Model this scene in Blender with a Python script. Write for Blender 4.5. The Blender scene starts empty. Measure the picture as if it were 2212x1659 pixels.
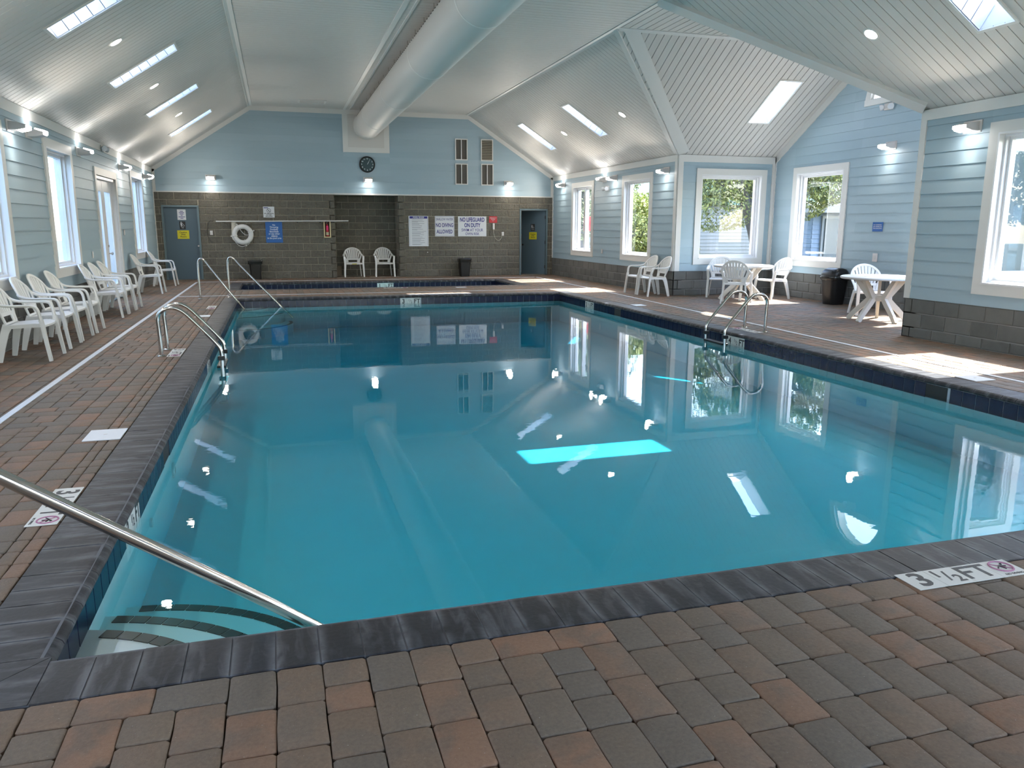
import bpy, bmesh, math, random
from mathutils import Vector, Matrix
random.seed(7)
S = bpy.context.scene
COL = S.collection
PI = math.pi

# ------------------------------------------------------------------ camera
FPX, CAMH = 1686.92, 1.5064
cam = bpy.data.cameras.new('camera'); camo = bpy.data.objects.new('camera', cam); COL.objects.link(camo)
cam.sensor_fit = 'HORIZONTAL'; cam.sensor_width = 36.0
cam.lens = FPX * 36.0 / 2212.0; cam.clip_start = 0.05; cam.clip_end = 400
Rv = Vector((0.95886314, -0.28384714, 0.00350328)); Uv = Vector((0.05258639, 0.18974245, 0.98042464)); Fv = Vector((0.27895545, 0.93990883, -0.19686354))
m3 = Matrix((Rv, Uv, -Fv)).transposed()
camo.matrix_world = Matrix.Translation((0, 0, CAMH)) @ m3.to_4x4()
S.camera = camo

# ------------------------------------------------------------------ world, sun, exposure
SKY_STRENGTH = 0.95
SUN_STRENGTH = 14.0
SCONCE_UP, SCONCE_DOWN, SCONCE_FILL, DOWNLIGHT = 22.0, 3.2, 6.0, 20.0
w = bpy.data.worlds.new('sky'); S.world = w; w.use_nodes = True
nt = w.node_tree; nt.nodes.clear()
o = nt.nodes.new('ShaderNodeOutputWorld'); b = nt.nodes.new('ShaderNodeBackground'); s = nt.nodes.new('ShaderNodeTexSky')
s.sky_type = 'NISHITA'; s.sun_disc = False; s.sun_elevation = math.radians(48); s.sun_rotation = math.radians(93)
s.air_density = 1.0; s.dust_density = 1.2; s.ozone_density = 2.0
b.inputs[1].default_value = SKY_STRENGTH
wb = nt.nodes.new('ShaderNodeMix'); wb.data_type = 'RGBA'; wb.blend_type = 'MULTIPLY'; wb.inputs[0].default_value = 1.0; wb.inputs[7].default_value = (1.12, 1.0, 0.90, 1)
nt.links.new(s.outputs[0], wb.inputs[6]); nt.links.new(wb.outputs[2], b.inputs[0]); nt.links.new(b.outputs[0], o.inputs[0])
sun = bpy.data.lights.new('sun', 'SUN'); sun.energy = SUN_STRENGTH; sun.angle = math.radians(0.53); sun.color = (1.0, 0.95, 0.86)
suno = bpy.data.objects.new('sun', sun); COL.objects.link(suno)
suno.rotation_euler = Vector((-0.89, -0.05, -1.0)).to_track_quat('-Z', 'Y').to_euler(); suno.location = (30, 10, 30)
S.view_settings.view_transform = 'Standard'; S.view_settings.look = 'None'; S.view_settings.gamma = 1.0
S.view_settings.use_curve_mapping = False; S.view_settings.exposure = 1.5
cy = S.cycles
cy.max_bounces = 6; cy.diffuse_bounces = 3; cy.glossy_bounces = 3; cy.transmission_bounces = 4; cy.transparent_max_bounces = 12; cy.volume_bounces = 0
cy.use_denoising = True; cy.caustics_reflective = False; cy.caustics_refractive = False
cy.sample_clamp_indirect = 6.0; cy.use_adaptive_sampling = True; cy.adaptive_threshold = 0.04

# ------------------------------------------------------------------ room constants (metres)
XL, XR, D, YR = -3.24, 8.535, 24.22, -3.5
ZW, ZT, C1, C2 = 3.08, 4.84, -0.545, 5.76
YP, YC, AX, A1, A2 = 9.10, 15.99, 11.0, 11.60, 13.15
BZ = 0.545                                   # top of the block base
PL, PR, PN, PF = -0.845, 6.336, 2.90, 17.46  # pool edge
WZ = -0.17

# ------------------------------------------------------------------ materials
MATS = {}
def mat(name, col=(0.8, 0.8, 0.8), rough=0.5, metal=0.0, spec=0.5, emit=None, estr=0.0):
    if name in MATS: return MATS[name]
    m = bpy.data.materials.new(name); m.use_nodes = True; MATS[name] = m
    p = m.node_tree.nodes['Principled BSDF']
    p.inputs['Base Color'].default_value = (*col, 1); p.inputs['Roughness'].default_value = rough
    p.inputs['Metallic'].default_value = metal; p.inputs['Specular IOR Level'].default_value = spec
    if emit: p.inputs['Emission Color'].default_value = (*emit, 1); p.inputs['Emission Strength'].default_value = estr
    return m
def N(m, t, **k):
    n = m.node_tree.nodes.new(t)
    for a, v in k.items(): setattr(n, a, v)
    return n
def L(m, a, b): m.node_tree.links.new(a, b)
def ramp(m, stops):
    r = N(m, 'ShaderNodeValToRGB'); e = r.color_ramp.elements
    e[0].position, e[0].color = stops[0][0], (*stops[0][1], 1)
    e[1].position, e[1].color = stops[-1][0], (*stops[-1][1], 1)
    for p, c in stops[1:-1]:
        x = e.new(p); x.color = (*c, 1)
    return r
def piece_random(m):
    oi = N(m, 'ShaderNodeObjectInfo'); g = N(m, 'ShaderNodeNewGeometry'); a = N(m, 'ShaderNodeMath', operation='ADD'); f = N(m, 'ShaderNodeMath', operation='FRACT')
    L(m, oi.outputs['Random'], a.inputs[0]); L(m, g.outputs['Random Per Island'], a.inputs[1]); L(m, a.outputs[0], f.inputs[0])
    return f.outputs[0]
def noise(m, scale, detail=4, coord='Object', rough=0.55, vec=None, dist=0.0):
    n = N(m, 'ShaderNodeTexNoise'); n.inputs['Scale'].default_value = scale; n.inputs['Detail'].default_value = detail; n.inputs['Roughness'].default_value = rough
    n.inputs['Distortion'].default_value = dist
    if vec is None:
        g = N(m, 'ShaderNodeNewGeometry'); vec = g.outputs['Position']
    L(m, vec, n.inputs['Vector'])
    return n.outputs['Fac']
def scaled_pos(m, sc):
    g = N(m, 'ShaderNodeNewGeometry'); mp = N(m, 'ShaderNodeMapping'); mp.inputs['Scale'].default_value = sc
    L(m, g.outputs['Position'], mp.inputs['Vector']); return mp.outputs[0]
def bump(m, h, strength, dist=0.01):
    b = N(m, 'ShaderNodeBump'); b.inputs['Strength'].default_value = strength; b.inputs['Distance'].default_value = dist
    L(m, h, b.inputs['Height']); L(m, b.outputs[0], m.node_tree.nodes['Principled BSDF'].inputs['Normal'])
def P(m): return m.node_tree.nodes['Principled BSDF']
def mix(m, fac, a, b, mode='MIX'):
    x = N(m, 'ShaderNodeMix', data_type='RGBA', blend_type=mode)
    for i, v in ((0, fac), (6, a), (7, b)):
        if isinstance(v, (int, float)): x.inputs[i].default_value = v
        elif isinstance(v, tuple): x.inputs[i].default_value = (*v, 1)
        else: L(m, v, x.inputs[i])
    return x.outputs[2]

M_white = mat('white_trim_paint', (0.74, 0.74, 0.72), 0.42)
M_ceil = mat('white_ceiling_board', (0.655, 0.64, 0.615), 0.5, spec=0.35)
M_groove = mat('ceiling_backing', (0.30, 0.31, 0.31), 0.7)
M_vinyl = mat('white_window_vinyl', (0.82, 0.83, 0.85), 0.3)
m = M_side = mat('blue_siding', (0.37, 0.50, 0.58), 0.45)
r_ = piece_random(m); c_ = mix(m, r_, (0.35, 0.475, 0.55), (0.385, 0.51, 0.585)); L(m, c_, P(m).inputs['Base Color'])
bump(m, noise(m, 9, 3, vec=scaled_pos(m, (1, 1, 14))), 0.12, 0.006)
m = M_block = mat('split_face_block', (0.2, 0.19, 0.165), 0.85)
rr = piece_random(m); q = ramp(m, [(0, (0.105, 0.100, 0.083)), (0.5, (0.135, 0.128, 0.105)), (1, (0.17, 0.158, 0.128))]); L(m, rr, q.inputs[0])
nn = noise(m, 16, 6); L(m, mix(m, 0.55, q.outputs[0], mix(m, nn, (0.05, 0.048, 0.04), (0.25, 0.235, 0.195))), P(m).inputs['Base Color'])
bump(m, noise(m, 11, 5, rough=0.65, dist=0.6), 0.9, 0.035)
m = M_base = mat('grey_smooth_block', (0.16, 0.16, 0.15), 0.7)
rr = piece_random(m); q = ramp(m, [(0, (0.10, 0.105, 0.10)), (1, (0.17, 0.17, 0.16))]); L(m, rr, q.inputs[0])
nn = noise(m, 8, 6); L(m, mix(m, 0.35, q.outputs[0], mix(m, nn, (0.06, 0.06, 0.06), (0.27, 0.27, 0.26))), P(m).inputs['Base Color'])
bump(m, noise(m, 60, 3), 0.2, 0.005)
M_mortar = mat('mortar', (0.46, 0.42, 0.34), 0.9)
M_mortar2 = mat('grey_mortar', (0.30, 0.30, 0.29), 0.9)
def paver_mat():
    m = mat('brown_concrete_paver', (0.2, 0.13, 0.09), 0.62, spec=0.35)
    rr = piece_random(m)
    q = ramp(m, [(0, (0.150, 0.098, 0.064)), (0.22, (0.180, 0.120, 0.082)), (0.36, (0.270, 0.128, 0.070)), (0.48, (0.150, 0.115, 0.084)), (0.64, (0.098, 0.096, 0.088)), (0.78, (0.130, 0.108, 0.084)), (0.88, (0.300, 0.140, 0.076)), (1, (0.200, 0.130, 0.086))])
    L(m, rr, q.inputs[0])
    blot = noise(m, 5.5, 3, dist=0.4); f = ramp(m, [(0.46, (0, 0, 0)), (0.60, (1, 1, 1))]); L(m, blot, f.inputs[0])
    mul = N(m, 'ShaderNodeMath', operation='MULTIPLY'); L(m, f.outputs[0], mul.inputs[0]); mul.inputs[1].default_value = 0.55
    c = mix(m, mul.outputs[0], q.outputs[0], (0.100, 0.088, 0.074))
    fine = noise(m, 70, 6, rough=0.7)
    c = mix(m, 0.45, c, mix(m, fine, (0.04, 0.028, 0.022), (0.36, 0.27, 0.20)))
    sp = noise(m, 150, 2); fs = ramp(m, [(0.72, (0, 0, 0)), (0.76, (1, 1, 1))]); L(m, sp, fs.inputs[0])
    c = mix(m, fs.outputs[0], c, (0.38, 0.36, 0.33))
    L(m, c, P(m).inputs['Base Color']); bump(m, noise(m, 45, 6, rough=0.7), 0.5, 0.007)
    return m
M_paver = paver_mat()
M_sand = mat('dark_joint_sand', (0.035, 0.026, 0.021), 0.95)
def coping_mat(axis):
    m = mat('charcoal_coping_' + axis, (0.03, 0.032, 0.04), 0.5, spec=0.3)
    rr = piece_random(m); q = ramp(m, [(0, (0.013, 0.0135, 0.017)), (1, (0.027, 0.0275, 0.034))]); L(m, rr, q.inputs[0])
    st = noise(m, 3.2, 5, vec=scaled_pos(m, (1, 5, 1) if axis == 'side' else (5, 1.2, 1)), dist=0.8)
    f = ramp(m, [(0.50, (0, 0, 0)), (0.70, (1, 1, 1))]); L(m, st, f.inputs[0])
    mul = N(m, 'ShaderNodeMath', operation='MULTIPLY'); L(m, f.outputs[0], mul.inputs[0]); mul.inputs[1].default_value = 0.6
    c = mix(m, mul.outputs[0], q.outputs[0], (0.16, 0.165, 0.185))
    g = N(m, 'ShaderNodeNewGeometry'); sp_ = N(m, 'ShaderNodeSeparateXYZ'); L(m, g.outputs['Position'], sp_.inputs[0])
    def mth(op, a, b_=None):
        x = N(m, 'ShaderNodeMath', operation=op)
        for i, v in ((0, a), (1, b_)):
            if v is None: continue
            if isinstance(v, (int, float)): x.inputs[i].default_value = v
            else: L(m, v, x.inputs[i])
        return x.outputs[0]
    pitch = (PF - PN) / 96 if axis == 'side' else (PR - PL) / 47
    t_ = mth('DIVIDE', mth('SUBTRACT', sp_.outputs[1 if axis == 'side' else 0], PN if axis == 'side' else PL), pitch)
    fr_ = mth('FRACT', t_); ds = mth('MINIMUM', fr_, mth('SUBTRACT', 1.0, fr_))
    near = mth('SUBTRACT', 1.0, mth('DIVIDE', ds, 0.30)); near = mth('MAXIMUM', near, 0.0)
    bl = ramp(m, [(0.36, (0, 0, 0)), (0.58, (1, 1, 1))]); L(m, noise(m, 5.0, 4, dist=0.6), bl.inputs[0])
    c = mix(m, mth('MULTIPLY', mth('MULTIPLY', near, near), bl.outputs[0]), c, (0.20, 0.205, 0.225))
    fine = noise(m, 55, 5); c = mix(m, 0.3, c, mix(m, fine, (0.01, 0.01, 0.012), (0.09, 0.09, 0.10)))
    L(m, c, P(m).inputs['Base Color']); bump(m, noise(m, 40, 5), 0.3, 0.004)
    return m
M_cop_s, M_cop_e = coping_mat('side'), coping_mat('end')
M_grout = mat('pale_coping_grout', (0.13, 0.133, 0.148), 0.8)
m = M_tile = mat('navy_waterline_tile', (0.010, 0.013, 0.045), 0.22, spec=0.35)
L(m, mix(m, noise(m, 30, 4), (0.004, 0.006, 0.022), (0.012, 0.018, 0.06)), P(m).inputs['Base Color']); bump(m, noise(m, 60, 3), 0.1, 0.002)
M_tgrout = mat('tile_grout', (0.42, 0.45, 0.5), 0.7)
M_black_tile = mat('black_step_tile', (0.012, 0.013, 0.013), 0.3)
m = M_plaster = mat('pool_plaster', (0.74, 0.80, 0.80), 0.7)
L(m, mix(m, noise(m, 1.3, 5), (0.66, 0.75, 0.76), (0.78, 0.84, 0.84)), P(m).inputs['Base Color'])
M_steel = mat('brushed_stainless', (0.62, 0.59, 0.55), 0.16, metal=1.0)
M_chair = mat('white_resin', (0.80, 0.80, 0.79), 0.35)
M_chair_old = mat('cream_resin', (0.78, 0.75, 0.68), 0.4)
M_door = mat('blue_grey_door_paint', (0.085, 0.135, 0.175), 0.45)
M_doorf = mat('blue_grey_frame_paint', (0.13, 0.19, 0.22), 0.45)
M_black = mat('black_plastic', (0.008, 0.008, 0.009), 0.35)
M_bag = mat('black_bin_liner', (0.012, 0.012, 0.012), 0.22)
M_fix = mat('fixture_white', (0.72, 0.69, 0.68), 0.4)
M_dark = mat('dark_slot', (0.02, 0.02, 0.02), 0.6)
M_lens = mat('lamp_lens', (1, 1, 1), 0.3, emit=(1.0, 0.97, 0.93), estr=16)
M_duct = mat('white_fabric_duct', (0.60, 0.59, 0.57), 0.55)
M_rope = mat('pale_rope', (0.62, 0.60, 0.52), 0.8)
M_ring = mat('ring_white', (0.68, 0.69, 0.69), 0.5)
M_signw = mat('sign_white', (0.70, 0.73, 0.78), 0.4)
M_signb = mat('sign_blue', (0.012, 0.12, 0.42), 0.4)
M_navy = mat('sign_navy_ink', (0.012, 0.014, 0.22), 0.5)
M_ink = mat('black_ink', (0.015, 0.015, 0.018), 0.5)
M_pale = mat('pale_ink', (0.72, 0.80, 0.88), 0.5)
M_yel = mat('sign_yellow', (0.66, 0.60, 0.02), 0.5)
M_red = mat('sign_red', (0.52, 0.02, 0.03), 0.5)
M_purple = mat('faded_red_ink', (0.42, 0.16, 0.28), 0.5)
M_marker = mat('depth_marker_vinyl', (0.66, 0.66, 0.63), 0.5)
M_grass = mat('grass', (0.045, 0.055, 0.025), 0.9)
m = M_leaf = mat('live_oak_leaves', (0.10, 0.14, 0.03), 0.55)
L(m, mix(m, piece_random(m), (0.035, 0.06, 0.015), (0.24, 0.26, 0.07)), P(m).inputs['Base Color'])
m = M_leaf2 = mat('yellow_green_leaves', (0.2, 0.25, 0.05), 0.55)
L(m, mix(m, piece_random(m), (0.07, 0.11, 0.02), (0.46, 0.48, 0.14)), P(m).inputs['Base Color'])
m = M_bark = mat('grey_bark', (0.075, 0.07, 0.068), 0.9); bump(m, noise(m, 12, 5), 0.6, 0.03)
M_cream = mat('cream_house_siding', (0.17, 0.175, 0.17), 0.6)
M_hblue = mat('blue_house_siding', (0.13, 0.18, 0.26), 0.6)
M_outwhite = mat('outdoor_white_paint', (0.22, 0.23, 0.24), 0.6)
M_groof = mat('green_shingle', (0.09, 0.16, 0.13), 0.8)
M_hdark = mat('dark_screen', (0.03, 0.05, 0.065), 0.4)
M_porch = mat('pale_blue_porch', (0.15, 0.24, 0.33), 0.6)
M_tan = mat('tan_wall_tile', (0.30, 0.26, 0.21), 0.5)
M_glassdark = mat('clock_face', (0.04, 0.075, 0.085), 0.3)

def glass_mat(name, tint=(0.93, 0.96, 0.98), f0=0.045):
    """thin clear surface: straight transmission mixed with a mirror by Schlick's Fresnel, the same from both faces"""
    m = bpy.data.materials.new(name); m.use_nodes = True; MATS[name] = m; n = m.node_tree; n.nodes.clear()
    o = n.nodes.new('ShaderNodeOutputMaterial'); t = n.nodes.new('ShaderNodeBsdfTransparent'); g = n.nodes.new('ShaderNodeBsdfGlossy')
    mx = n.nodes.new('ShaderNodeMixShader'); ge = n.nodes.new('ShaderNodeNewGeometry'); dt = N(m, 'ShaderNodeVectorMath', operation='DOT_PRODUCT'); dt.name = 'facing'
    L(m, ge.outputs['Incoming'], dt.inputs[0]); L(m, ge.outputs['Normal'], dt.inputs[1])
    ab = N(m, 'ShaderNodeMath', operation='ABSOLUTE'); L(m, dt.outputs['Value'], ab.inputs[0])
    su = N(m, 'ShaderNodeMath', operation='SUBTRACT', use_clamp=True); su.inputs[0].default_value = 1; L(m, ab.outputs[0], su.inputs[1])
    pw = N(m, 'ShaderNodeMath', operation='POWER'); L(m, su.outputs[0], pw.inputs[0]); pw.inputs[1].default_value = 5
    fr = N(m, 'ShaderNodeMath', operation='MULTIPLY_ADD'); L(m, pw.outputs[0], fr.inputs[0]); fr.inputs[1].default_value = 1 - f0; fr.inputs[2].default_value = f0
    t.inputs[0].default_value = (*tint, 1); g.inputs['Roughness'].default_value = 0.0
    L(m, fr.outputs[0], mx.inputs[0]); L(m, t.outputs[0], mx.inputs[1]); L(m, g.outputs[0], mx.inputs[2]); L(m, mx.outputs[0], o.inputs[0])
    return m
M_glass = glass_mat('window_glass')
M_frost = mat('frosted', (0.8, 0.85, 0.9), 0.3)
def water_mat():
    m = glass_mat('pool_water', (1, 1, 1), f0=0.022); n = m.node_tree
    g = [x for x in n.nodes if x.type == 'BSDF_GLOSSY'][0]; f = n.nodes['facing']; o = [x for x in n.nodes if x.type == 'OUTPUT_MATERIAL'][0]
    bp = n.nodes.new('ShaderNodeBump'); bp.inputs['Strength'].default_value = 1.0; bp.inputs['Distance'].default_value = 0.0006
    n1 = noise(m, 2.2, 4, rough=0.5, vec=scaled_pos(m, (1, 1.6, 1)), dist=0.3)
    patch = noise(m, 0.35, 2); pr = ramp(m, [(0.45, (0.15, 0.15, 0.15)), (0.65, (1, 1, 1))]); L(m, patch, pr.inputs[0])
    n2 = noise(m, 9, 3, rough=0.6, vec=scaled_pos(m, (1, 1.8, 1)))
    a = N(m, 'ShaderNodeMath', operation='MULTIPLY'); L(m, n2, a.inputs[0]); L(m, pr.outputs[0], a.inputs[1])
    a2 = N(m, 'ShaderNodeMath', operation='MULTIPLY_ADD'); L(m, a.outputs[0], a2.inputs[0]); a2.inputs[1].default_value = 0.35; L(m, n1, a2.inputs[2])
    L(m, a2.outputs[0], bp.inputs['Height']); L(m, bp.outputs[0], g.inputs['Normal']); L(m, bp.outputs[0], f.inputs[1])
    v = n.nodes.new('ShaderNodeVolumeAbsorption'); v.inputs['Color'].default_value = (0.0, 0.78, 0.86, 1); v.inputs['Density'].default_value = 1.45
    L(m, v.outputs[0], o.inputs['Volume'])
    return m
M_water = water_mat()

# ------------------------------------------------------------------ mesh helpers
class MB:
    def __init__(s): s.v = []; s.f = []; s.smooth = False
    def add(s, vs, fs):
        k = len(s.v); s.v += [tuple(p) for p in vs]; s.f += [tuple(i + k for i in f) for f in fs]; return s
    def box(s, x0, y0, z0, x1, y1, z1, T=None):
        vs = [(x, y, z) for x in (x0, x1) for y in (y0, y1) for z in (z0, z1)]
        if T: vs = [tuple(T @ Vector(p)) for p in vs]
        return s.add(vs, [(0, 1, 3, 2), (4, 6, 7, 5), (0, 4, 5, 1), (2, 3, 7, 6), (0, 2, 6, 4), (1, 5, 7, 3)])
    def bbox(s, x0, y0, z0, x1, y1, z1, c, T=None):
        """box with all edges chamfered by c"""
        vs = []
        for (sx, a, aa) in ((0, x0, x0 + c), (1, x1, x1 - c)):
            for (sy, b_, bb) in ((0, y0, y0 + c), (1, y1, y1 - c)):
                for (sz, e, ee) in ((0, z0, z0 + c), (1, z1, z1 - c)):
                    vs += [(a, bb, ee), (aa, b_, ee), (aa, bb, e)]
        if T: vs = [tuple(T @ Vector(p)) for p in vs]
        I = lambda x, y, z, k: (x * 4 + y * 2 + z) * 3 + k
        f = []
        for x in (0, 1): f.append((I(x, 0, 0, 0), I(x, 0, 1, 0), I(x, 1, 1, 0), I(x, 1, 0, 0)))
        for y in (0, 1): f.append((I(0, y, 0, 1), I(1, y, 0, 1), I(1, y, 1, 1), I(0, y, 1, 1)))
        for z in (0, 1): f.append((I(0, 0, z, 2), I(0, 1, z, 2), I(1, 1, z, 2), I(1, 0, z, 2)))
        for x in (0, 1):
            for y in (0, 1): f.append((I(x, y, 0, 0), I(x, y, 1, 0), I(x, y, 1, 1), I(x, y, 0, 1)))
            for z in (0, 1): f.append((I(x, 0, z, 0), I(x, 1, z, 0), I(x, 1, z, 2), I(x, 0, z, 2)))
        for y in (0, 1):
            for z in (0, 1): f.append((I(0, y, z, 1), I(1, y, z, 1), I(1, y, z, 2), I(0, y, z, 2)))
        for x in (0, 1):
            for y in (0, 1):
                for z in (0, 1): f.append((I(x, y, z, 0), I(x, y, z, 1), I(x, y, z, 2)))
        return s.add(vs, f)
    def prism(s, poly, M, d0, d1, back=False, front=True):
        n = len(poly); g0 = d0 if callable(d0) else (lambda u, v: d0); g1 = d1 if callable(d1) else (lambda u, v: d1)
        vs = [M(u, v, g0(u, v)) for u, v in poly] + [M(u, v, g1(u, v)) for u, v in poly]
        fs = [(i, (i + 1) % n, n + (i + 1) % n, n + i) for i in range(n)]
        if front: fs.append(tuple(range(n, 2 * n)))
        if back: fs.append(tuple(range(n))[::-1])
        return s.add(vs, fs)
    def bevel_prism(s, poly, M, d0, d1, inset):
        n = len(poly); cu = sum(p[0] for p in poly) / n; cv = sum(p[1] for p in poly) / n
        def ins(p):
            du, dv = p[0] - cu, p[1] - cv
            return (cu + du - math.copysign(min(inset, abs(du)), du), cv + dv - math.copysign(min(inset, abs(dv)), dv))
        dm = d1 - inset * 0.7
        vs = [M(*p, d0) for p in poly] + [M(*p, dm) for p in poly] + [M(*ins(p), d1) for p in poly]
        fs = [(i, (i + 1) % n, n + (i + 1) % n, n + i) for i in range(n)] + [(n + i, n + (i + 1) % n, 2 * n + (i + 1) % n, 2 * n + i) for i in range(n)]
        return s.add(vs, fs + [tuple(range(2 * n, 3 * n))])
    def tube(s, pts, r, seg=12, closed=False, caps=True):
        pts = [Vector(p) for p in pts]; n = len(pts); rings = []
        rr = r if isinstance(r, (list, tuple)) else [r] * n
        up = None
        for i in range(n):
            a = pts[(i - 1) % n] if (closed or i > 0) else pts[i]; c = pts[(i + 1) % n] if (closed or i < n - 1) else pts[i]
            t = (c - a).normalized()
            if up is None:
                up = Vector((0, 0, 1)) if abs(t.z) < 0.9 else Vector((1, 0, 0))
            x = t.cross(up)
            if x.length < 1e-4: x = t.cross(Vector((0.3, 1, 0.2)))
            x.normalize(); y = x.cross(t).normalized(); up = y
            rings.append([pts[i] + x * rr[i] * math.cos(2 * PI * k / seg) + y * rr[i] * math.sin(2 * PI * k / seg) for k in range(seg)])
        vs = [p for q in rings for p in q]; fs = []
        for i in range(n if closed else n - 1):
            j = (i + 1) % n
            for k in range(seg): fs.append((i * seg + k, i * seg + (k + 1) % seg, j * seg + (k + 1) % seg, j * seg + k))
        if caps and not closed: fs += [tuple(range(seg))[::-1], tuple((n - 1) * seg + k for k in range(seg))]
        return s.add(vs, fs)
    def lathe(s, prof, c, seg=24, axis='z', caps=True):
        vs = []
        for r, h in prof:
            for k in range(seg):
                a = 2 * PI * k / seg; x, y = r * math.cos(a), r * math.sin(a)
                vs.append({'z': (c[0] + x, c[1] + y, c[2] + h), 'y': (c[0] + x, c[1] + h, c[2] + y), 'x': (c[0] + h, c[1] + x, c[2] + y)}[axis])
        fs = []
        for i in range(len(prof) - 1):
            for k in range(seg): fs.append((i * seg + k, i * seg + (k + 1) % seg, (i + 1) * seg + (k + 1) % seg, (i + 1) * seg + k))
        if caps: fs += [tuple(range(seg))[::-1], tuple((len(prof) - 1) * seg + k for k in range(seg))]
        return s.add(vs, fs)
    def sweep(s, pts, wd, sec):
        """section sec [(a,b)] swept along pts with side vector wd"""
        pts = [Vector(p) for p in pts]; wd = Vector(wd).normalized(); n = len(pts); m_ = len(sec(0) if callable(sec) else sec); vs = []
        for i in range(n):
            t = (pts[min(i + 1, n - 1)] - pts[max(i - 1, 0)]).normalized(); up = wd.cross(t).normalized()
            vs += [pts[i] + wd * a + up * b_ for a, b_ in (sec(i / (n - 1)) if callable(sec) else sec)]
        fs = []
        for i in range(n - 1):
            for k in range(m_): fs.append((i * m_ + k, i * m_ + (k + 1) % m_, (i + 1) * m_ + (k + 1) % m_, (i + 1) * m_ + k))
        fs += [tuple(range(m_))[::-1], tuple((n - 1) * m_ + k for k in range(m_))]
        return s.add(vs, fs)
    def make(s, name, material, parent=None, smooth=False):
        me = bpy.data.meshes.new(name); me.from_pydata(s.v, [], s.f); me.materials.append(material)
        if smooth:
            me.shade_smooth() if hasattr(me, 'shade_smooth') else [setattr(p, 'use_smooth', True) for p in me.polygons]
            try: me.set_sharp_from_angle(angle=math.radians(40))
            except Exception: pass
        ob = bpy.data.objects.new(name, me); COL.objects.link(ob)
        if parent is not None: ob.parent = parent
        return ob
def struct(o): o['kind'] = 'structure'; return o
def tag(o, label, cat, group=None):
    o['label'] = label; o['category'] = cat
    if group: o['group'] = group
    return o
def thing(name, label, cat, loc=(0, 0, 0), rz=0, group=None):
    o = bpy.data.objects.new(name, None); COL.objects.link(o); o.location = loc; o.rotation_euler = (0, 0, rz); o.empty_display_size = 0.1
    return tag(o, label, cat, group)
def sempty(name):
    o = bpy.data.objects.new(name, None); COL.objects.link(o); return struct(o)
def copy_tree(o, parent=None):
    c = o.copy(); COL.objects.link(c)
    if parent is not None: c.parent = parent
    for ch in list(o.children): copy_tree(ch, c)
    return c
def clip(poly, a, b_, c):
    out = []
    for i in range(len(poly)):
        p, q = poly[i], poly[(i + 1) % len(poly)]; fp, fq = a * p[0] + b_ * p[1] - c, a * q[0] + b_ * q[1] - c
        if fp <= 0: out.append(p)
        if (fp < 0 < fq) or (fq < 0 < fp):
            t = fp / (fp - fq); out.append((p[0] + (q[0] - p[0]) * t, p[1] + (q[1] - p[1]) * t))
    return out
def area(p): return abs(sum(p[i][0] * p[(i + 1) % len(p)][1] - p[(i + 1) % len(p)][0] * p[i][1] for i in range(len(p)))) / 2 if len(p) > 2 else 0
def minus(polys, holes):
    for (x0, y0, x1, y1) in holes:
        out = []
        for p in polys:
            mid = clip(clip(p, -1, 0, -x0), 1, 0, x1)
            for q in (clip(p, 1, 0, x0), clip(p, -1, 0, -x1), clip(mid, 0, 1, y0), clip(mid, 0, -1, -y1)):
                if area(q) > 2e-4: out.append(q)
        polys = out
    return polys
def rect(a, b_, c, d): return [(a, b_), (c, b_), (c, d), (a, d)]
def clip_to(p, region):
    """clip p to convex ccw region"""
    n = len(region)
    for i in range(n):
        (x0, y0), (x1, y1) = region[i], region[(i + 1) % n]; nx, ny = (y1 - y0), -(x1 - x0)
        p = clip(p, nx, ny, nx * x0 + ny * y0)
        if len(p) < 3: return []
    return p
def ccw(p):
    s = sum(p[i][0] * p[(i + 1) % len(p)][1] - p[(i + 1) % len(p)][0] * p[i][1] for i in range(len(p)))
    return p if s > 0 else p[::-1]

MAPS = {
    'back': lambda u, v, d: (u, D - d, v), 'left': lambda u, v, d: (XL + d, u, v), 'right': lambda u, v, d: (XR - d, u, v),
    'bayback': lambda u, v, d: (u, YC - d, v), 'gable': lambda u, v, d: (AX - d, u, v), 'baynear': lambda u, v, d: (u, YP + d, v), 'rear': lambda u, v, d: (u, YR + d, v),
}
# ------------------------------------------------------------------ room shell
def wall(name, M, regions, holes, thick=0.22, material=None):
    """solid backing wall (with mortar-coloured or sheathing face) pierced by its openings"""
    root = MB()
    for p in minus([ccw(r) for r in regions], holes): root.prism(p, M, -thick, 0.0, back=True)
    return struct(root.make(name, material or M_side))
def siding(parent, M, regions, holes, z0, expo=0.178):
    zs = []; z = z0
    zmax = max(p[1] for r in regions for p in r)
    while z < zmax: zs.append(z); z += expo
    for z in zs:
        for reg in regions:
            r = ccw(reg); us = [p[0] for p in r]
            strip = clip_to(rect(min(us) - 1, z, max(us) + 1, z + expo), r)
            if area(strip) < 1e-3: continue
            pieces = minus([strip], holes)
            for p in pieces:
                mb = MB(); mb.prism(p, M, 0.0, lambda u, v, z=z: 0.017 - 0.012 * max(0, min(1, (v - z) / expo)))
                mb.make('siding_board', M_side, parent)
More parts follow.
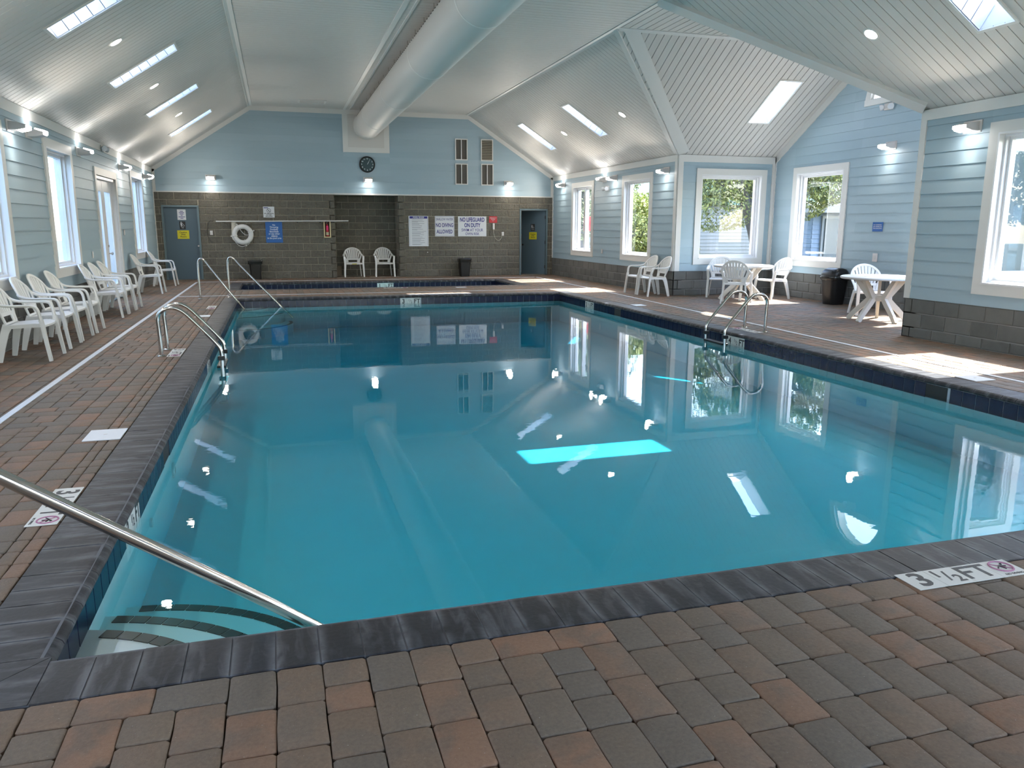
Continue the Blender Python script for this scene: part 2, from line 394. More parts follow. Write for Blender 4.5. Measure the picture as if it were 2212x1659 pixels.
def blocks(parent, M, u0, u1, courses, holes, material, bl=0.405, joint=0.014, inset=0.008, d=0.012, name='block', phase=0.0, stuff_beyond=None):
    z = 0.0; k = 0; made = []
    for h in courses:
        u = u0 - (bl / 2 if k % 2 else 0) - phase
        while u < u1:
            a, b_ = max(u, u0), min(u + bl, u1)
            if b_ - a > 0.04:
                for p in minus([rect(a + joint / 2, z + joint / 2, b_ - joint / 2, z + h - joint / 2)], holes):
                    us = [q[0] for q in p]; vs_ = [q[1] for q in p]
                    if max(us) - min(us) < 0.03 or max(vs_) - min(vs_) < 0.03: continue
                    mb = MB(); mb.bevel_prism(p, M, 0.0, d + random.uniform(-.002, .003), inset); made.append(mb.make(name, material, parent))
            u += bl
        z += h; k += 1
    return made
def board_strip(parent, name, M, p0, p1, v0, v1, th, material=M_white):
    """flat trim board: rect in wall coords"""
    return MB().prism(rect(p0, v0, p1, v1), M, 0.0, th, back=True).make(name, material, parent)

# windows list per wall: (u0, z0, u1, z1) outer casing
WIN_R = [(-1.0, .69, .75, 2.79), (2.62, .69, 4.37, 2.79), (6.22, .69, 7.97, 2.79), (17.15, .69, 18.87, 2.79), (20.75, .69, 22.47, 2.79)]
WIN_L = [(-1.0, .72, .72, 2.79), (2.6, .72, 4.32, 2.79), (6.2, .72, 7.92, 2.79), (9.80, .72, 11.53, 2.79), (13.36, .72, 15.06, 2.79), (20.56, .72, 22.3, 2.79)]
DOOR_L = (16.72, 0.0, 18.85, 2.6)
WIN_B = [(8.99, .69, 10.78, 2.80)]
WIN_BN = [(8.99, .69, 10.78, 2.80)]
WIN_G = [(9.84, .69, 11.59, 2.80), (13.50, .69, 15.26, 2.80)]
ARCH = (11.62, 3.80, 13.20, 4.66)      # arched window in the gable, outer casing
WIN_REAR = [(-2.2, .5, .1, 2.6), (1.2, .05, 4.2, 2.5), (5.2, .5, 7.5, 2.6)]
CW = 0.13
def opening(wn): return (wn[0] + CW, wn[1] + CW, wn[2] - CW, wn[3] - CW)
REC = (1.675, 0.0, 3.575, 2.44)       # recess in the block wall
DR1, DR2 = (-3.055, 0.0, -2.075, 2.08), (7.416, 0.0, 8.353, 2.08)

wL = wall('wall_left', MAPS['left'], [rect(YR, -.3, D, ZW + .05)], [opening(x) for x in WIN_L] + [(DOOR_L[0] + .1, -.3, DOOR_L[2] - .1, 2.45)], material=M_mortar2)
wR = wall('wall_right', MAPS['right'], [rect(YR, -.3, YP, ZW + .05), rect(YC, -.3, D, ZW + .05)], [opening(x) for x in WIN_R], material=M_mortar2)
wBB = wall('wall_bay_back', MAPS['bayback'], [rect(XR, -.3, AX + .2, ZW + .05)], [opening(x) for x in WIN_B], material=M_mortar2)
gab = [(YP - .2, -.3), (YC + .2, -.3), (YC + .2, ZW), (YC, ZW), (A2, ZT), (A1, ZT), (YP, ZW), (YP - .2, ZW)]
gab = [(YP, -.3), (YC, -.3), (YC, ZW), (A2, ZT), (A1, ZT), (YP, ZW)]
wG = wall('wall_bay_gable', MAPS['gable'], [gab], [opening(x) for x in WIN_G] + [(ARCH[0] + .1, ARCH[1] + .1, ARCH[2] - .1, ARCH[3] - .1)], material=M_mortar2)
wBN = wall('wall_bay_near', MAPS['baynear'], [rect(XR - .0, -.3, AX + .2, ZW + .05)], [opening(x) for x in WIN_BN], material=M_mortar2)
back_up = [(XL, 2.44), (XR, 2.44), (XR, ZW), (C2, ZT), (C1, ZT), (XL, ZW)]
wB = wall('wall_back', MAPS['back'], [rect(XL - .2, -.3, XR + .2, 2.44), back_up], [REC, (DR1[0], 0, DR1[2], 2.08), (DR2[0], 0, DR2[2], 2.08)], material=M_mortar)
rear_up = [(XL, 2.6), (XR, 2.6), (XR, ZW), (C2, ZT), (C1, ZT), (XL, ZW)]
wN = wall('wall_rear', MAPS['rear'], [rect(XL - .2, -.3, XR + .2, 2.6), rear_up], WIN_REAR, material=M_side)

siding(wL, MAPS['left'], [rect(YR, BZ, D, ZW - .13)], WIN_L + [DOOR_L], BZ)
siding(wR, MAPS['right'], [rect(YR, BZ, YP - .10, ZW - .13), rect(YC + .10, BZ, D, ZW - .13)], WIN_R, BZ)
siding(wBB, MAPS['bayback'], [rect(XR + .12, BZ, AX - .09, ZW - .13)], WIN_B, BZ)
siding(wG, MAPS['gable'], [gab], WIN_G + [ARCH], BZ)
siding(wBN, MAPS['baynear'], [rect(XR + .1, BZ, AX, ZW - .13)], WIN_BN, BZ)
bay_out = lambda u, v, d: (u, YP - .22 - d, v)
siding(wBN, bay_out, [rect(XR + .22, -.3, AX + .2, ZW + .05)], WIN_BN, -.3)
PANEL = (1.995, 3.65, 3.355, 4.84)
siding(wB, MAPS['back'], [back_up], [PANEL], 2.46)

# block base courses and the block back wall
bc = [.14, .203, .203]
def base(parent, M, u0, u1, holes=[]): blocks(parent, M, u0, u1, bc, holes, M_base, phase=0.1)
base(wL, MAPS['left'], YR, D, [(DOOR_L[0], -1, DOOR_L[2], 3)])
blocks(wR, MAPS['right'], YR, YP - .012, bc, [], M_base, phase=0.1); blocks(wR, MAPS['right'], YC + .012, D, bc, [], M_base, phase=.2)
base(wBB, MAPS['bayback'], XR, AX); base(wG, MAPS['gable'], YP, YC); base(wBN, MAPS['baynear'], XR, AX)
blocks(wB, MAPS['back'], XL, XR, [.2033] * 12, [(REC[0] - .0, -1, REC[2], 2.44), (DR1[0] - .01, -1, DR1[2] + .01, 2.09), (DR2[0] - .01, -1, DR2[2] + .01, 2.09)], M_block, phase=.07, d=.018, inset=.01)
# recess (niche) in the back wall
rec = MB(); RD = .75
rec.box(REC[0] - .15, D + .0, -.02, REC[0], D + RD, 2.5); rec.box(REC[2], D, -.02, REC[2] + .15, D + RD, 2.5); rec.box(REC[0] - .15, D + RD, -.02, REC[2] + .15, D + RD + .15, 2.5)
rec.box(REC[0] - .15, D + .0, 2.44, REC[2] + .15, D + RD + .1, 2.6)
wRec = struct(rec.make('wall_recess', M_mortar))
blocks(wRec, lambda u, v, d: (u, D + RD - d, v), REC[0], REC[2], [.2033] * 12, [], M_block, phase=.13, d=.016)
blocks(wRec, lambda u, v, d: (REC[2] - d, u, v), D + .01, D + RD, [.2033] * 12, [], M_block, phase=.0, d=.012)
blocks(wRec, lambda u, v, d: (REC[0] + d, u, v), D + .01, D + RD, [.2033] * 12, [], M_block, phase=.0, d=.012)

# trims
tr = sempty('trim_1')
def T(M, a, b_, c, d, th=.028): return board_strip(tr, 'trim_board', M, a, c, b_, d, th)
T(MAPS['left'], YR, ZW - .14, D, ZW); T(MAPS['right'], YR, ZW - .14, YP, ZW); T(MAPS['right'], YC, ZW - .14, D, ZW)
T(MAPS['bayback'], XR, ZW - .15, AX, ZW); T(MAPS['baynear'], XR, ZW - .14, AX, ZW)
T(MAPS['bayback'], XR + .0, BZ, XR + .12, ZW - .15); T(MAPS['bayback'], AX - .09, BZ, AX, ZW - .15); T(MAPS['gable'], YC - .07, BZ, YC, ZW)
T(MAPS['right'], YC + .0, BZ, YC + .10, ZW - .14); T(MAPS['right'], YP - .10, BZ, YP, ZW - .14); T(MAPS['baynear'], XR, BZ, XR + .1, ZW - .14)
T(MAPS['back'], XL, 2.44, XL + .09, ZW - .03); T(MAPS['back'], XR - .09, 2.44, XR, ZW - .03)
T(MAPS['left'], D - .07, BZ, D, ZW - .14); T(MAPS['right'], D - .07, BZ, D, ZW - .14)
T(MAPS['back'], XL, 2.435, REC[0] - .0, 2.465, .02); T(MAPS['back'], REC[0], 2.43, REC[2], 2.475, .03); T(MAPS['back'], REC[2], 2.435, XR, 2.465, .02)
def rake(M, pts, wd):
    for i in range(len(pts) - 1):
        (a, z0), (c, z1) = pts[i], pts[i + 1]
        MB().prism([(a, z0), (c, z1), (c, z1 - wd), (a, z0 - wd)], M, 0, .028, back=True).make('trim_board', M_white, tr)
rake(MAPS['back'], [(XL, ZW), (C1, ZT), (C2, ZT), (XR, ZW)], .13)
rake(MAPS['gable'], [(YP, ZW), (A1, ZT), (A2, ZT), (YC, ZW)], .16)
rake(MAPS['rear'], [(XL, ZW), (C1, ZT), (C2, ZT), (XR, ZW)], .13)

# ceilings -------------------------------------------------------------
def slope_map(kind):
    if kind == 'L': a, b_, n = Vector((XL, 0, ZW)), Vector((C1, 0, ZT)), None
    if kind == 'R': a, b_ = Vector((XR, 0, ZW)), Vector((C2, 0, ZT))
    if kind == 'GF': a, b_ = Vector((0, YC, ZW)), Vector((0, A2, ZT))
    if kind == 'GN': a, b_ = Vector((0, YP, ZW)), Vector((0, A1, ZT))
    t = (b_ - a); ln = t.length; t.normalize()
    al = Vector((0, 1, 0)) if kind in 'LR' else Vector((1, 0, 0))
    n = t.cross(al);
    if n.z > 0: n = -n
    return (lambda u, v, d: tuple(a + t * v + al * u + n * d)), ln
MLs, LL = slope_map('L'); MRs, LR = slope_map('R'); MGF, LGF = slope_map('GF'); MGN, LGN = slope_map('GN')
MF = lambda u, v, d: (v, u, ZT - d)
def vz(z, ln): return (z - ZW) / (ZT - ZW) * ln
SKV = (vz(3.665, LL), vz(4.29, LL))
SKYL_L = [(y - .24, SKV[0], y + .24, SKV[1]) for y in (0.0, 3.55, 7.1, 10.64, 14.14, 17.74, 21.32)]
SKVr = (vz(3.67, LR), vz(4.295, LR))
SKYL_R = [(y - .23, SKVr[0], y + .23, SKVr[1]) for y in (0.1, 7.2, 18.0, 21.58)]
SKYL_G = [(9.60, vz(3.685, LGF), 10.09, vz(4.33, LGF))]
SKYL_GN = [(9.60, vz(3.685, LGN), 10.09, vz(4.33, LGN))]
def ceiling(name, M, regions, holes, bw=0.145, along='u', groove=.010, shell=.34):
    root = MB()
    for p in minus([ccw(r) for r in regions], holes): root.prism(p, M, -shell, -.012, back=True)
    ro = struct(root.make(name, M_ceil))
    for reg in regions:
        r = ccw(reg); us = [p[0] for p in r]; vs_ = [p[1] for p in r]
        u = math.floor(min(us) / bw) * bw
        while u < max(us):
            strip = clip_to(rect(u, min(vs_) - 1, u + bw, max(vs_) + 1), r)
            if area(strip) > 1e-3:
                for p in minus([strip], holes):
                    p2 = clip(clip(p, -1, 0, -(u + groove / 2)), 1, 0, u + bw - groove / 2)
                    if area(p2) > 1e-3:
                        mb = MB(); mb.prism(p2, M, -.012, 0.0)
                        mb.make('ceiling_board', M_ceil, ro)
            u += bw
    g = MB()
    for reg in regions:
        for p in minus([ccw(reg)], holes): g.prism(p, M, -.012, -.0105)
    g.make('groove_backing', M_groove, ro)
    return ro
ceiling('ceiling_left', MLs, [rect(YR, 0, D, LL)], SKYL_L)
ceiling('ceiling_right', MRs, [[(YR, 0), (YP, 0), (A1, LR), (YR, LR)], [(A2, LR), (YC, 0), (D, 0), (D, LR)]], SKYL_R)
ceiling('ceiling_middle', MF, [rect(YR, C1, D, C2)], [])
MFb = lambda u, v, d: (u, v, ZT - d)
ceiling('ceiling_bay_flat', MFb, [rect(C2, A1, AX, A2)], [], groove=.016)
ceiling('ceiling_bay_far', MGF, [[(XR, 0), (AX, 0), (AX, LGF), (C2, LGF)]], SKYL_G, groove=.016)
ceiling('ceiling_bay_near', MGN, [[(XR, 0), (AX, 0), (AX, LGN), (C2, LGN)]], SKYL_GN, groove=.016)
# outer roof flashing closes the corners above the shell
tc = sempty('trim_2')
def ctrim(M, poly, th=.02): MB().prism(ccw(poly), M, 0, th, back=True).make('trim_board', M_white, tc)
ctrim(MF, rect(YR, C1, D, C1 + .07), .012); ctrim(MF, rect(YR, C2 - .07, D, C2), .012)
ctrim(MLs, rect(YR, LL - .06, D, LL), .012)
ctrim(MRs, rect(YR, LR - .05, A1, LR), .012); ctrim(MRs, rect(A2, LR - .05, D, LR), .012)
def off(p, q, wd):
    d = Vector((q[0] - p[0], q[1] - p[1])).normalized(); n = Vector((-d.y, d.x)) * wd; return [p, q, (q[0] + n.x, q[1] + n.y), (p[0] + n.x, p[1] + n.y)]
ctrim(MGF, off((C2 + .1, LGF), (XR, 0), .24)); ctrim(MGN, off((C2 + .1, LGN), (XR, 0), .12))
ctrim(MRs, off((A2, LR), (YC, 0), .12)); ctrim(MRs, off((A1, LR), (YP, 0), -.22), .05)
ctrim(MFb, rect(C2, A2 - .06, AX, A2), .012); ctrim(MFb, rect(C2, A1, AX, A1 + .06), .012)
ctrim(MGF, rect(C2, LGF - .05, AX, LGF), .012)
ctrim(MF, rect(YR, 2.02, D, 2.10), .016); ctrim(MF, rect(YR, 2.20, D, 2.24), .016)

# skylights
def skylight(M, h, label, group):
    t = thing('skylight', label, 'skylight', group=group)
    fr = MB(); a, b_, c, d = h; w_ = .035
    for r in (rect(a - w_, b_ - w_, a, d + w_), rect(c, b_ - w_, c + w_, d + w_), rect(a, b_ - w_, c, b_), rect(a, d, c, d + w_)): fr.prism(r, M, 0, .014, back=True)
    fr.make('frame', M_white, t)
    n = 7
    for i in range(n):   # beadboard lining of the shaft
        v0, v1 = b_ + (d - b_) * i / n, b_ + (d - b_) * (i + 1) / n
        for u, s in ((a, 1), (c, -1)):
            mb = MB(); mb.add([M(u + s * .008, v0 + .004, 0), M(u + s * .008, v1 - .004, 0), M(u + s * .008, v1 - .004, -.33), M(u + s * .008, v0 + .004, -.33)], [(0, 1, 2, 3)])
            mb.add([M(u, v0, 0), M(u, v1, 0), M(u, v1, -.33), M(u, v0, -.33)], [(0, 1, 2, 3)])
            mb.make('shaft_board', M_white, t)
    MB().prism(rect(a - .02, b_ - .02, c + .02, d + .02), M, -.36, -.35, back=True).make('pane', M_skyglass, t)
    return t
M_skyglass = glass_mat('skylight_glass', (0.86, 0.92, 1.0))
ordn = ['farthest', 'second farthest', 'third farthest', 'fourth farthest', 'fifth farthest', 'sixth farthest', 'nearest']
for i, h in enumerate(sorted(SKYL_L, reverse=True)): skylight(MLs, h, f'long white skylight in the left ceiling slope, {ordn[i]} of that row', 'skylights in the left slope')
for i, h in enumerate(sorted(SKYL_R, reverse=True)):
    lab = ['long skylight in the right ceiling slope nearest the back wall', 'long skylight in the right slope above the far paired windows', 'skylight in the near right slope cut by the top edge of the view', 'skylight in the right slope beside the rear wall'][i]
    skylight(MRs, h, lab, 'skylights in the right slope')
skylight(MGF, SKYL_G[0], 'bright skylight in the striped ceiling slope over the side bay', 'bay skylights')
skylight(MGN, SKYL_GN[0], 'skylight in the near slope of the side bay, facing the far one', 'bay skylights')

# ------------------------------------------------------------------ windows
def window(n, M, wn, mull=False):
    ro = sempty('window_%d' % n); u0, z0, u1, z1 = wn; c = CW
    for r, th in ((rect(u0, z0, u0 + c, z1), .034), (rect(u1 - c, z0, u1, z1), .034), (rect(u0 + c, z1 - c, u1 - c, z1), .034), (rect(u0 + c, z0, u1 - c, z0 + c), .034)):
        MB().prism(r, M, 0, th, back=True).make('casing', M_white, ro)
    a, b_, e, d = u0 + c, z0 + c, u1 - c, z1 - c
    def ring(name, w_, f, bk, a, b_, e, d, mt):
        mb = MB()
        for r in (rect(a, b_, a + w_, d), rect(e - w_, b_, e, d), rect(a + w_, d - w_, e - w_, d), rect(a + w_, b_, e - w_, b_ + w_)): mb.prism(r, M, bk, f, back=True)
        return mb.make(name, mt, ro)
    ring('jamb', .022, .036, -.22, a, b_, e, d, M_vinyl)
    ring('stop', .05, -.05, -.2, a, b_, e, d, M_vinyl)
    ring('sash', .085, -.10, -.18, a, b_, e, d, M_vinyl)
    if mull:
        m_ = (a + e) / 2; MB().prism(rect(m_ - .05, b_, m_ + .05, d), M, -.17, -.06, back=True).make('mullion', M_vinyl, ro)
    MB().prism(rect(a + .06, b_ + .06, e - .06, d - .06), M, -.145, -.139, back=True).make('pane', M_glass, ro)
    MB().prism(rect(a, b_, e, b_ + .02), M, -.2, .045, back=True).make('sill', M_vinyl, ro)
    return ro
k = 1
for wn in WIN_L: window(k, MAPS['left'], wn); k += 1
for i, wn in enumerate(WIN_R): window(k, MAPS['right'], wn, mull=(i == 4)); k += 1
for wn in WIN_B: window(k, MAPS['bayback'], wn); k += 1
for wn in WIN_G: window(k, MAPS['gable'], wn); k += 1
for wn in WIN_BN:
    ro_ = window(k, MAPS['baynear'], wn); k += 1
    for r in (rect(wn[0], wn[1], wn[0] + CW, wn[3]), rect(wn[2] - CW, wn[1], wn[2], wn[3]), rect(wn[0] + CW, wn[3] - CW, wn[2] - CW, wn[3]), rect(wn[0] + CW, wn[1], wn[2] - CW, wn[1] + CW)): MB().prism(r, bay_out, 0, .034, back=True).make('casing', M_white, ro_)
    MB().prism(rect(AX + .08, -.3, AX + .2, ZW), bay_out, 0, .034, back=True).make('corner_board', M_white, ro_)
# arched window
def arch_window(n):
    M = MAPS['gable']; ro = sempty('window_%d' % n); u0, z0, u1, z1 = ARCH; cu = (u0 + u1) / 2; R = (u1 - u0) / 2; H = z1 - z0
    def arc(rx, rz, zb, nseg=20): return [(cu + rx * math.cos(PI * i / nseg), zb + rz * math.sin(PI * i / nseg)) for i in range(nseg + 1)]
    def band(o_, i_, d0, d1, mt, nm):
        mb = MB()
        for k_ in range(len(o_) - 1): mb.prism(ccw([o_[k_], o_[k_ + 1], i_[k_ + 1], i_[k_]]), M, d0, d1, back=True)
        return mb.make(nm, mt, ro)
    out = arc(R, H, z0); inn = arc(R - .13, H - .13, z0)
    band(out, inn, 0, .034, M_white, 'casing')
    board = MB().prism(rect(u0 - .004, z0 - .004, u1 + .004, z0 + .11), M, -.002, .039, back=True); board.make('casing', M_white, ro)
    band(arc(R - .12, H - .12, z0 + .02), arc(R - .19, H - .19, z0 + .02), -.18, .0, M_vinyl, 'sash')
    sp = MB()   # siding-coloured corners outside the arch
    for k_ in range(20):
        p, q = out[k_], out[k_ + 1]; sp.prism(ccw([p, (p[0], z1 + .01), (q[0], z1 + .01), q]), M, -.2, .012, back=True)
    sp.make('spandrel', M_side, ro)
    fan = [(cu, z0 + .11)] + arc(R - .15, H - .15, z0 + .02); MB().prism(ccw(fan[1:]), M, -.145, -.139, back=True).make('pane', M_glass, ro)
    low = MB().prism(rect(u0 + .05, z0 - .0, u1 - .05, z0 + .12), M, -.2, 0.0, back=True); low.make('sash', M_vinyl, ro)
arch_window(k); k += 1
for wn in WIN_REAR:
    ro = sempty('window_%d' % k); k += 1
    mb = MB(); M = MAPS['rear']; a, b_, e, d = wn
    for r in (rect(a, b_, a + .08, d), rect(e - .08, b_, e, d), rect(a, d - .08, e, d), rect(a, b_, e, b_ + .08), rect((a + e) / 2 - .04, b_, (a + e) / 2 + .04, d)): mb.prism(r, M, -.15, .03, back=True)
    mb.make('sash', M_vinyl, ro); MB().prism(rect(a, b_, e, d), M, -.1, -.094, back=True).make('pane', M_glass, ro)

# ------------------------------------------------------------------ floor: pavers
PX0, PX1, PY0, PY1 = PL - .305, PR + .305, PN - .305, PF + .305
KX0, KX1, KY0, KY1 = -.93, 6.10, 20.15, 22.35
pool_out = (PX0, PY0, PX1, PY1); kid_out = (KX0 - .3, KY0 - .3, KX1 + .3, KY1 + .3)
MZ = lambda u, v, d: (u, v, d)
fl = MB()
for p in minus([rect(XL - .1, YR, XR + .1, D + .9), rect(XR + .1, YP - .1, AX + .1, YC + .1)], [(pool_out[0] + .04, pool_out[1] + .04, pool_out[2] - .04, pool_out[3] - .04), (kid_out[0] + .04, kid_out[1] + .04, kid_out[2] - .04, kid_out[3] - .04)]):
    fl.prism(p, MZ, -.3, -.022, back=True)
floor = struct(fl.make('floor', M_sand))
G = .0765; TN = 18
def tile_pattern():
    rnd = random.Random(5); g = [[-1] * TN for _ in range(TN)]; out = []
    sizes = [(3, 2), (2, 3), (2, 2)]
    import sys
    sys.setrecursionlimit(10000)
    def first():
        for y in range(TN):
            for x in range(TN):
                if g[y][x] < 0: return x, y
        return None
    cnt = [0]
    def solve():
        cnt[0] += 1
        if cnt[0] > 60000: return False
        f = first()
        if f is None: return True
        x, y = f; ss = sizes[:]; rnd.shuffle(ss)
        if rnd.random() < .5: ss = sorted(ss, key=lambda q: -q[0] * q[1] + rnd.random() * 2)
        for (w_, h_) in ss:
            if x + w_ > TN or (y + h_ > TN): continue
            if any(g[y + j][x + i] >= 0 for i in range(w_) for j in range(h_)): continue
            for i in range(w_):
                for j in range(h_): g[y + j][x + i] = 1
            out.append((x, y, w_, h_))
            if solve(): return True
            out.pop()
            for i in range(w_):
                for j in range(h_): g[y + j][x + i] = -1
        return False
    for sd in range(40):
        cnt[0] = 0; out.clear(); rnd.seed(sd)
        for y in range(TN):
            for x in range(TN): g[y][x] = -1
        if solve(): return list(out)
    return [(x, y, 2, 2) for x in range(0, TN, 2) for y in range(0, TN, 2)]
pat = tile_pattern(); TS = TN * G
R1, R2 = [rect(XL + .005, YR, XR - .005, D), rect(XR - .005, YP, AX, YC)], [(pool_out[0] - .004, pool_out[1] - .004, pool_out[2] + .004, pool_out[3] + .004), (kid_out[0] - .004, kid_out[1] - .004, kid_out[2] + .004, kid_out[3] + .004)]
R1.append(rect(REC[0], D, REC[2], D + RD))
cells = []
oy = PY0 % TS; ox = PX0 % TS
for i in range(int((XL - ox) // TS) - 1, int((AX - ox) // TS) + 2):
    for j in range(int((YR - oy) // TS) - 1, int((D + 1 - oy) // TS) + 2):
        for (x, y, w_, h_) in pat:
            a, b_ = ox + i * TS + x * G, oy + j * TS + y * G; c = rect(a, b_, a + w_ * G, b_ + h_ * G)
            if a > AX or a + .3 < XL or b_ > D + 1: continue
            if a > pool_out[0] and a + w_ * G < pool_out[2] and b_ > pool_out[1] and b_ + h_ * G < pool_out[3]: continue
            for reg in R1:
                q = clip_to(c, reg)
                if area(q) < .0008: continue
                for p in minus([q], R2):
                    if area(p) > .0012: cells.append(p)
def proj(p):
    d = Vector(p) - Vector((0, 0, CAMH)); z = d.dot(Fv)
    if z < .1: return None
    return (1106 + FPX * d.dot(Rv) / z, 829.5 - FPX * d.dot(Uv) / z)
def scr(p):
    q = [proj((a, b_, 0)) for a, b_ in p]
    if any(v is None for v in q): return 0
    if not any(-20 < v[0] < 2232 and -20 < v[1] < 1679 for v in q): return 0
    return area(q)
cells.sort(key=lambda p: -scr(p))
def paver(mb, p, fine):
    us = [q[0] for q in p]; vs_ = [q[1] for q in p]; x0, x1, y0, y1 = min(us), max(us), min(vs_), max(vs_)
    g = .0014; x0 += g; x1 -= g; y0 += g; y1 -= g; h = random.uniform(-.002, .0015)
    c = min(.009, (x1 - x0) * .22, (y1 - y0) * .22)
    def oc(i, j_): 
        o_ = [(x0 + c + i, y0 + i), (x1 - c - i, y0 + i), (x1 - i, y0 + c + i), (x1 - i, y1 - c - i), (x1 - c - i, y1 - i), (x0 + c + i, y1 - i), (x0 + i, y1 - c - i), (x0 + i, y0 + c + i)]
        return [(a, b_, j_) for a, b_ in o_]
    if fine:
        jj = lambda L_, s_: [(a + random.uniform(-s_, s_), b_ + random.uniform(-s_, s_), z) for a, b_, z in L_]
        mx, my = (x0 + x1) / 2, (y0 + y1) / 2
        def oc2(i, z):
            b0 = oc(i, z); out = []
            for k_ in range(8):
                out.append(b0[k_])
                if k_ % 2 == 0: q0, q1 = b0[k_], b0[(k_ + 1) % 8]; out.append(((q0[0] + q1[0]) / 2, (q0[1] + q1[1]) / 2, z))
            return out
        off_ = [(random.uniform(-.0018, .0018), random.uniform(-.0018, .0018)) for _ in range(12)]
        rings = [[(a + o1, b_ + o2, z) for (a, b_, z), (o1, o2) in zip(oc2(i, z), off_)] for i, z in ((0, -.03), (0, h - .006), (.003, h - .0022), (.009, h))]
        n = 12; vs = [q for r in rings for q in r]
        fs = [(r * n + k_, r * n + (k_ + 1) % n, (r + 1) * n + (k_ + 1) % n, (r + 1) * n + k_) for r in range(3) for k_ in range(n)] + [tuple(range(3 * n, 4 * n))]
        mb.add(vs, fs)
    else:
        vs = oc(0, -.03) + oc(0, h - .005) + oc(.006, h); n = 8
        mb.add(vs, [(r * n + k_, r * n + (k_ + 1) % n, (r + 1) * n + (k_ + 1) % n, (r + 1) * n + k_) for r in range(2) for k_ in range(n)] + [tuple(range(2 * n, 3 * n))])
for p in cells[:298]:
    mb = MB(); paver(mb, p, True); mb.make('paver', M_paver, floor, smooth=True)
rest = MB()
for i_, p in enumerate(cells[298:]): paver(rest, p, i_ < 500)
o_ = rest.make('paver_field', M_paver, floor, smooth=True); o_['kind'] = 'stuff'

# ------------------------------------------------------------------ pools
def coping_section(t, zt=0.0):
    # local: 0 = outer edge, .305 = pool edge ; returns profile (dist, z)
    return [(0, -.05), (0, zt - .004), (.004, zt), (.25, zt), (.28, zt - .006), (.299, zt - .02), (.305, zt - .035), (.299, zt - .05), (.275, zt - .055)]
def stone(parent, o, ax, al, w_, mt, cut0=0.0, cut1=0.0, zt=0.0):
    """o: outer start point, ax: inward dir, al: along dir"""
    o = Vector(o); ax = Vector(ax); al = Vector(al); pr = coping_section(0, zt + random.uniform(-.0012, .0012)); g = .0034
    vs = []
    for (t0, c_) in ((g, cut0), (w_ - g, cut1)):
        for d_, z in pr: vs.append(tuple(o + ax * d_ + al * (t0 + c_ * d_) + Vector((0, 0, z))))
    n = len(pr); fs = [(k_, (k_ + 1) % n, n + (k_ + 1) % n, n + k_) for k_ in range(n)] + [tuple(range(n))[::-1], tuple(range(n, 2 * n))]
    return MB().add(vs, fs).make('coping_stone', mt, parent, smooth=True)
pool = thing('swimming_pool', 'large rectangular teal swimming pool edged with charcoal coping', 'pool')
kid = thing('wading_pool', 'shallow dark-tiled wading pool beyond the large pool, by the back wall', 'pool')
def ring_coping(parent, x0, y0, x1, y1, w_):
    nx = round((x1 - x0) / w_); ny = round((y1 - y0) / w_); a = (x1 - x0) / nx; b_ = (y1 - y0) / ny
    for i in range(nx):
        stone(parent, (x0 + i * a, y0 - .305, 0), (0, 1, 0), (1, 0, 0), a, M_cop_e); stone(parent, (x0 + i * a, y1 + .305, 0), (0, -1, 0), (1, 0, 0), a, M_cop_e)
    for i in range(ny):
        stone(parent, (x0 - .305, y0 + i * b_, 0), (1, 0, 0), (0, 1, 0), b_, M_cop_s); stone(parent, (x1 + .305, y0 + i * b_, 0), (-1, 0, 0), (0, 1, 0), b_, M_cop_s)
    for (cx, cy, sx, sy) in ((x0, y0, -1, -1), (x1, y0, 1, -1), (x0, y1, -1, 1), (x1, y1, 1, 1)):   # mitred corners
        X, Y = cx + sx * .305, cy + sy * .305
        for tri in ([(X, Y), (cx, cy), (cx, Y)], [(X, Y), (cx, cy), (X, cy)]):
            c0 = (sum(p[0] for p in tri) / 3, sum(p[1] for p in tri) / 3); tri = [(p[0] + (c0[0] - p[0]) * .02, p[1] + (c0[1] - p[1]) * .02) for p in tri]
            MB().prism(ccw(tri), MZ, -.05, 0.0).make('coping_stone', M_cop_s, parent)
    gr = MB()
    for p in minus([rect(x0 - .303, y0 - .303, x1 + .303, y1 + .303)], [(x0 - .03, y0 - .03, x1 + .03, y1 + .03)]): gr.prism(p, MZ, -.054, -.0035)
    gr.make('grout_bed', M_grout, parent)
ring_coping(pool, PL, PN, PR, PF, .152); ring_coping(kid, KX0, KY0, KX1, KY1, .152)
def basin(parent, x0, y0, x1, y1, zf, mt):
    e = .03; x0 -= e; y0 -= e; x1 += e; y1 += e; mb = MB(); t = .2
    mb.box(x0 - t, y0 - t, zf - .1, x1 + t, y1 + t, zf)
    mb.box(x0 - t, y0 - t, zf, x0, y1 + t, -.056); mb.box(x1, y0 - t, zf, x1 + t, y1 + t, -.056); mb.box(x0, y0 - t, zf, x1, y0, -.056); mb.box(x0, y1, zf, x1, y1 + t, -.056)
    mb.make('basin', mt, parent); return x0, y0, x1, y1
ZF = -.68
bx0, by0, bx1, by1 = basin(pool, PL, PN, PR, PF, ZF, M_plaster)
kx0, ky0, kx1, ky1 = basin(kid, KX0, KY0, KX1, KY1, -.45, M_plaster)
def tiles(parent, M, a, b_, zt, skip=[], wd=.152, mt=M_tile, sep=True):
    n = round((b_ - a) / wd); w_ = (b_ - a) / n
    g = MB().prism(rect(a, zt - wd, b_, zt), M, 0, .002); g.make('grout_bed', M_tgrout, parent)
    for i in range(n):
        u = a + i * w_
        if any(s0 - .01 < u + w_ / 2 < s1 + .01 for s0, s1 in skip): continue
        MB().bevel_prism(rect(u + .003, zt - wd + .002, u + w_ - .003, zt - .002), M, 0, .008, .003).make('waterline_tile', mt, parent)
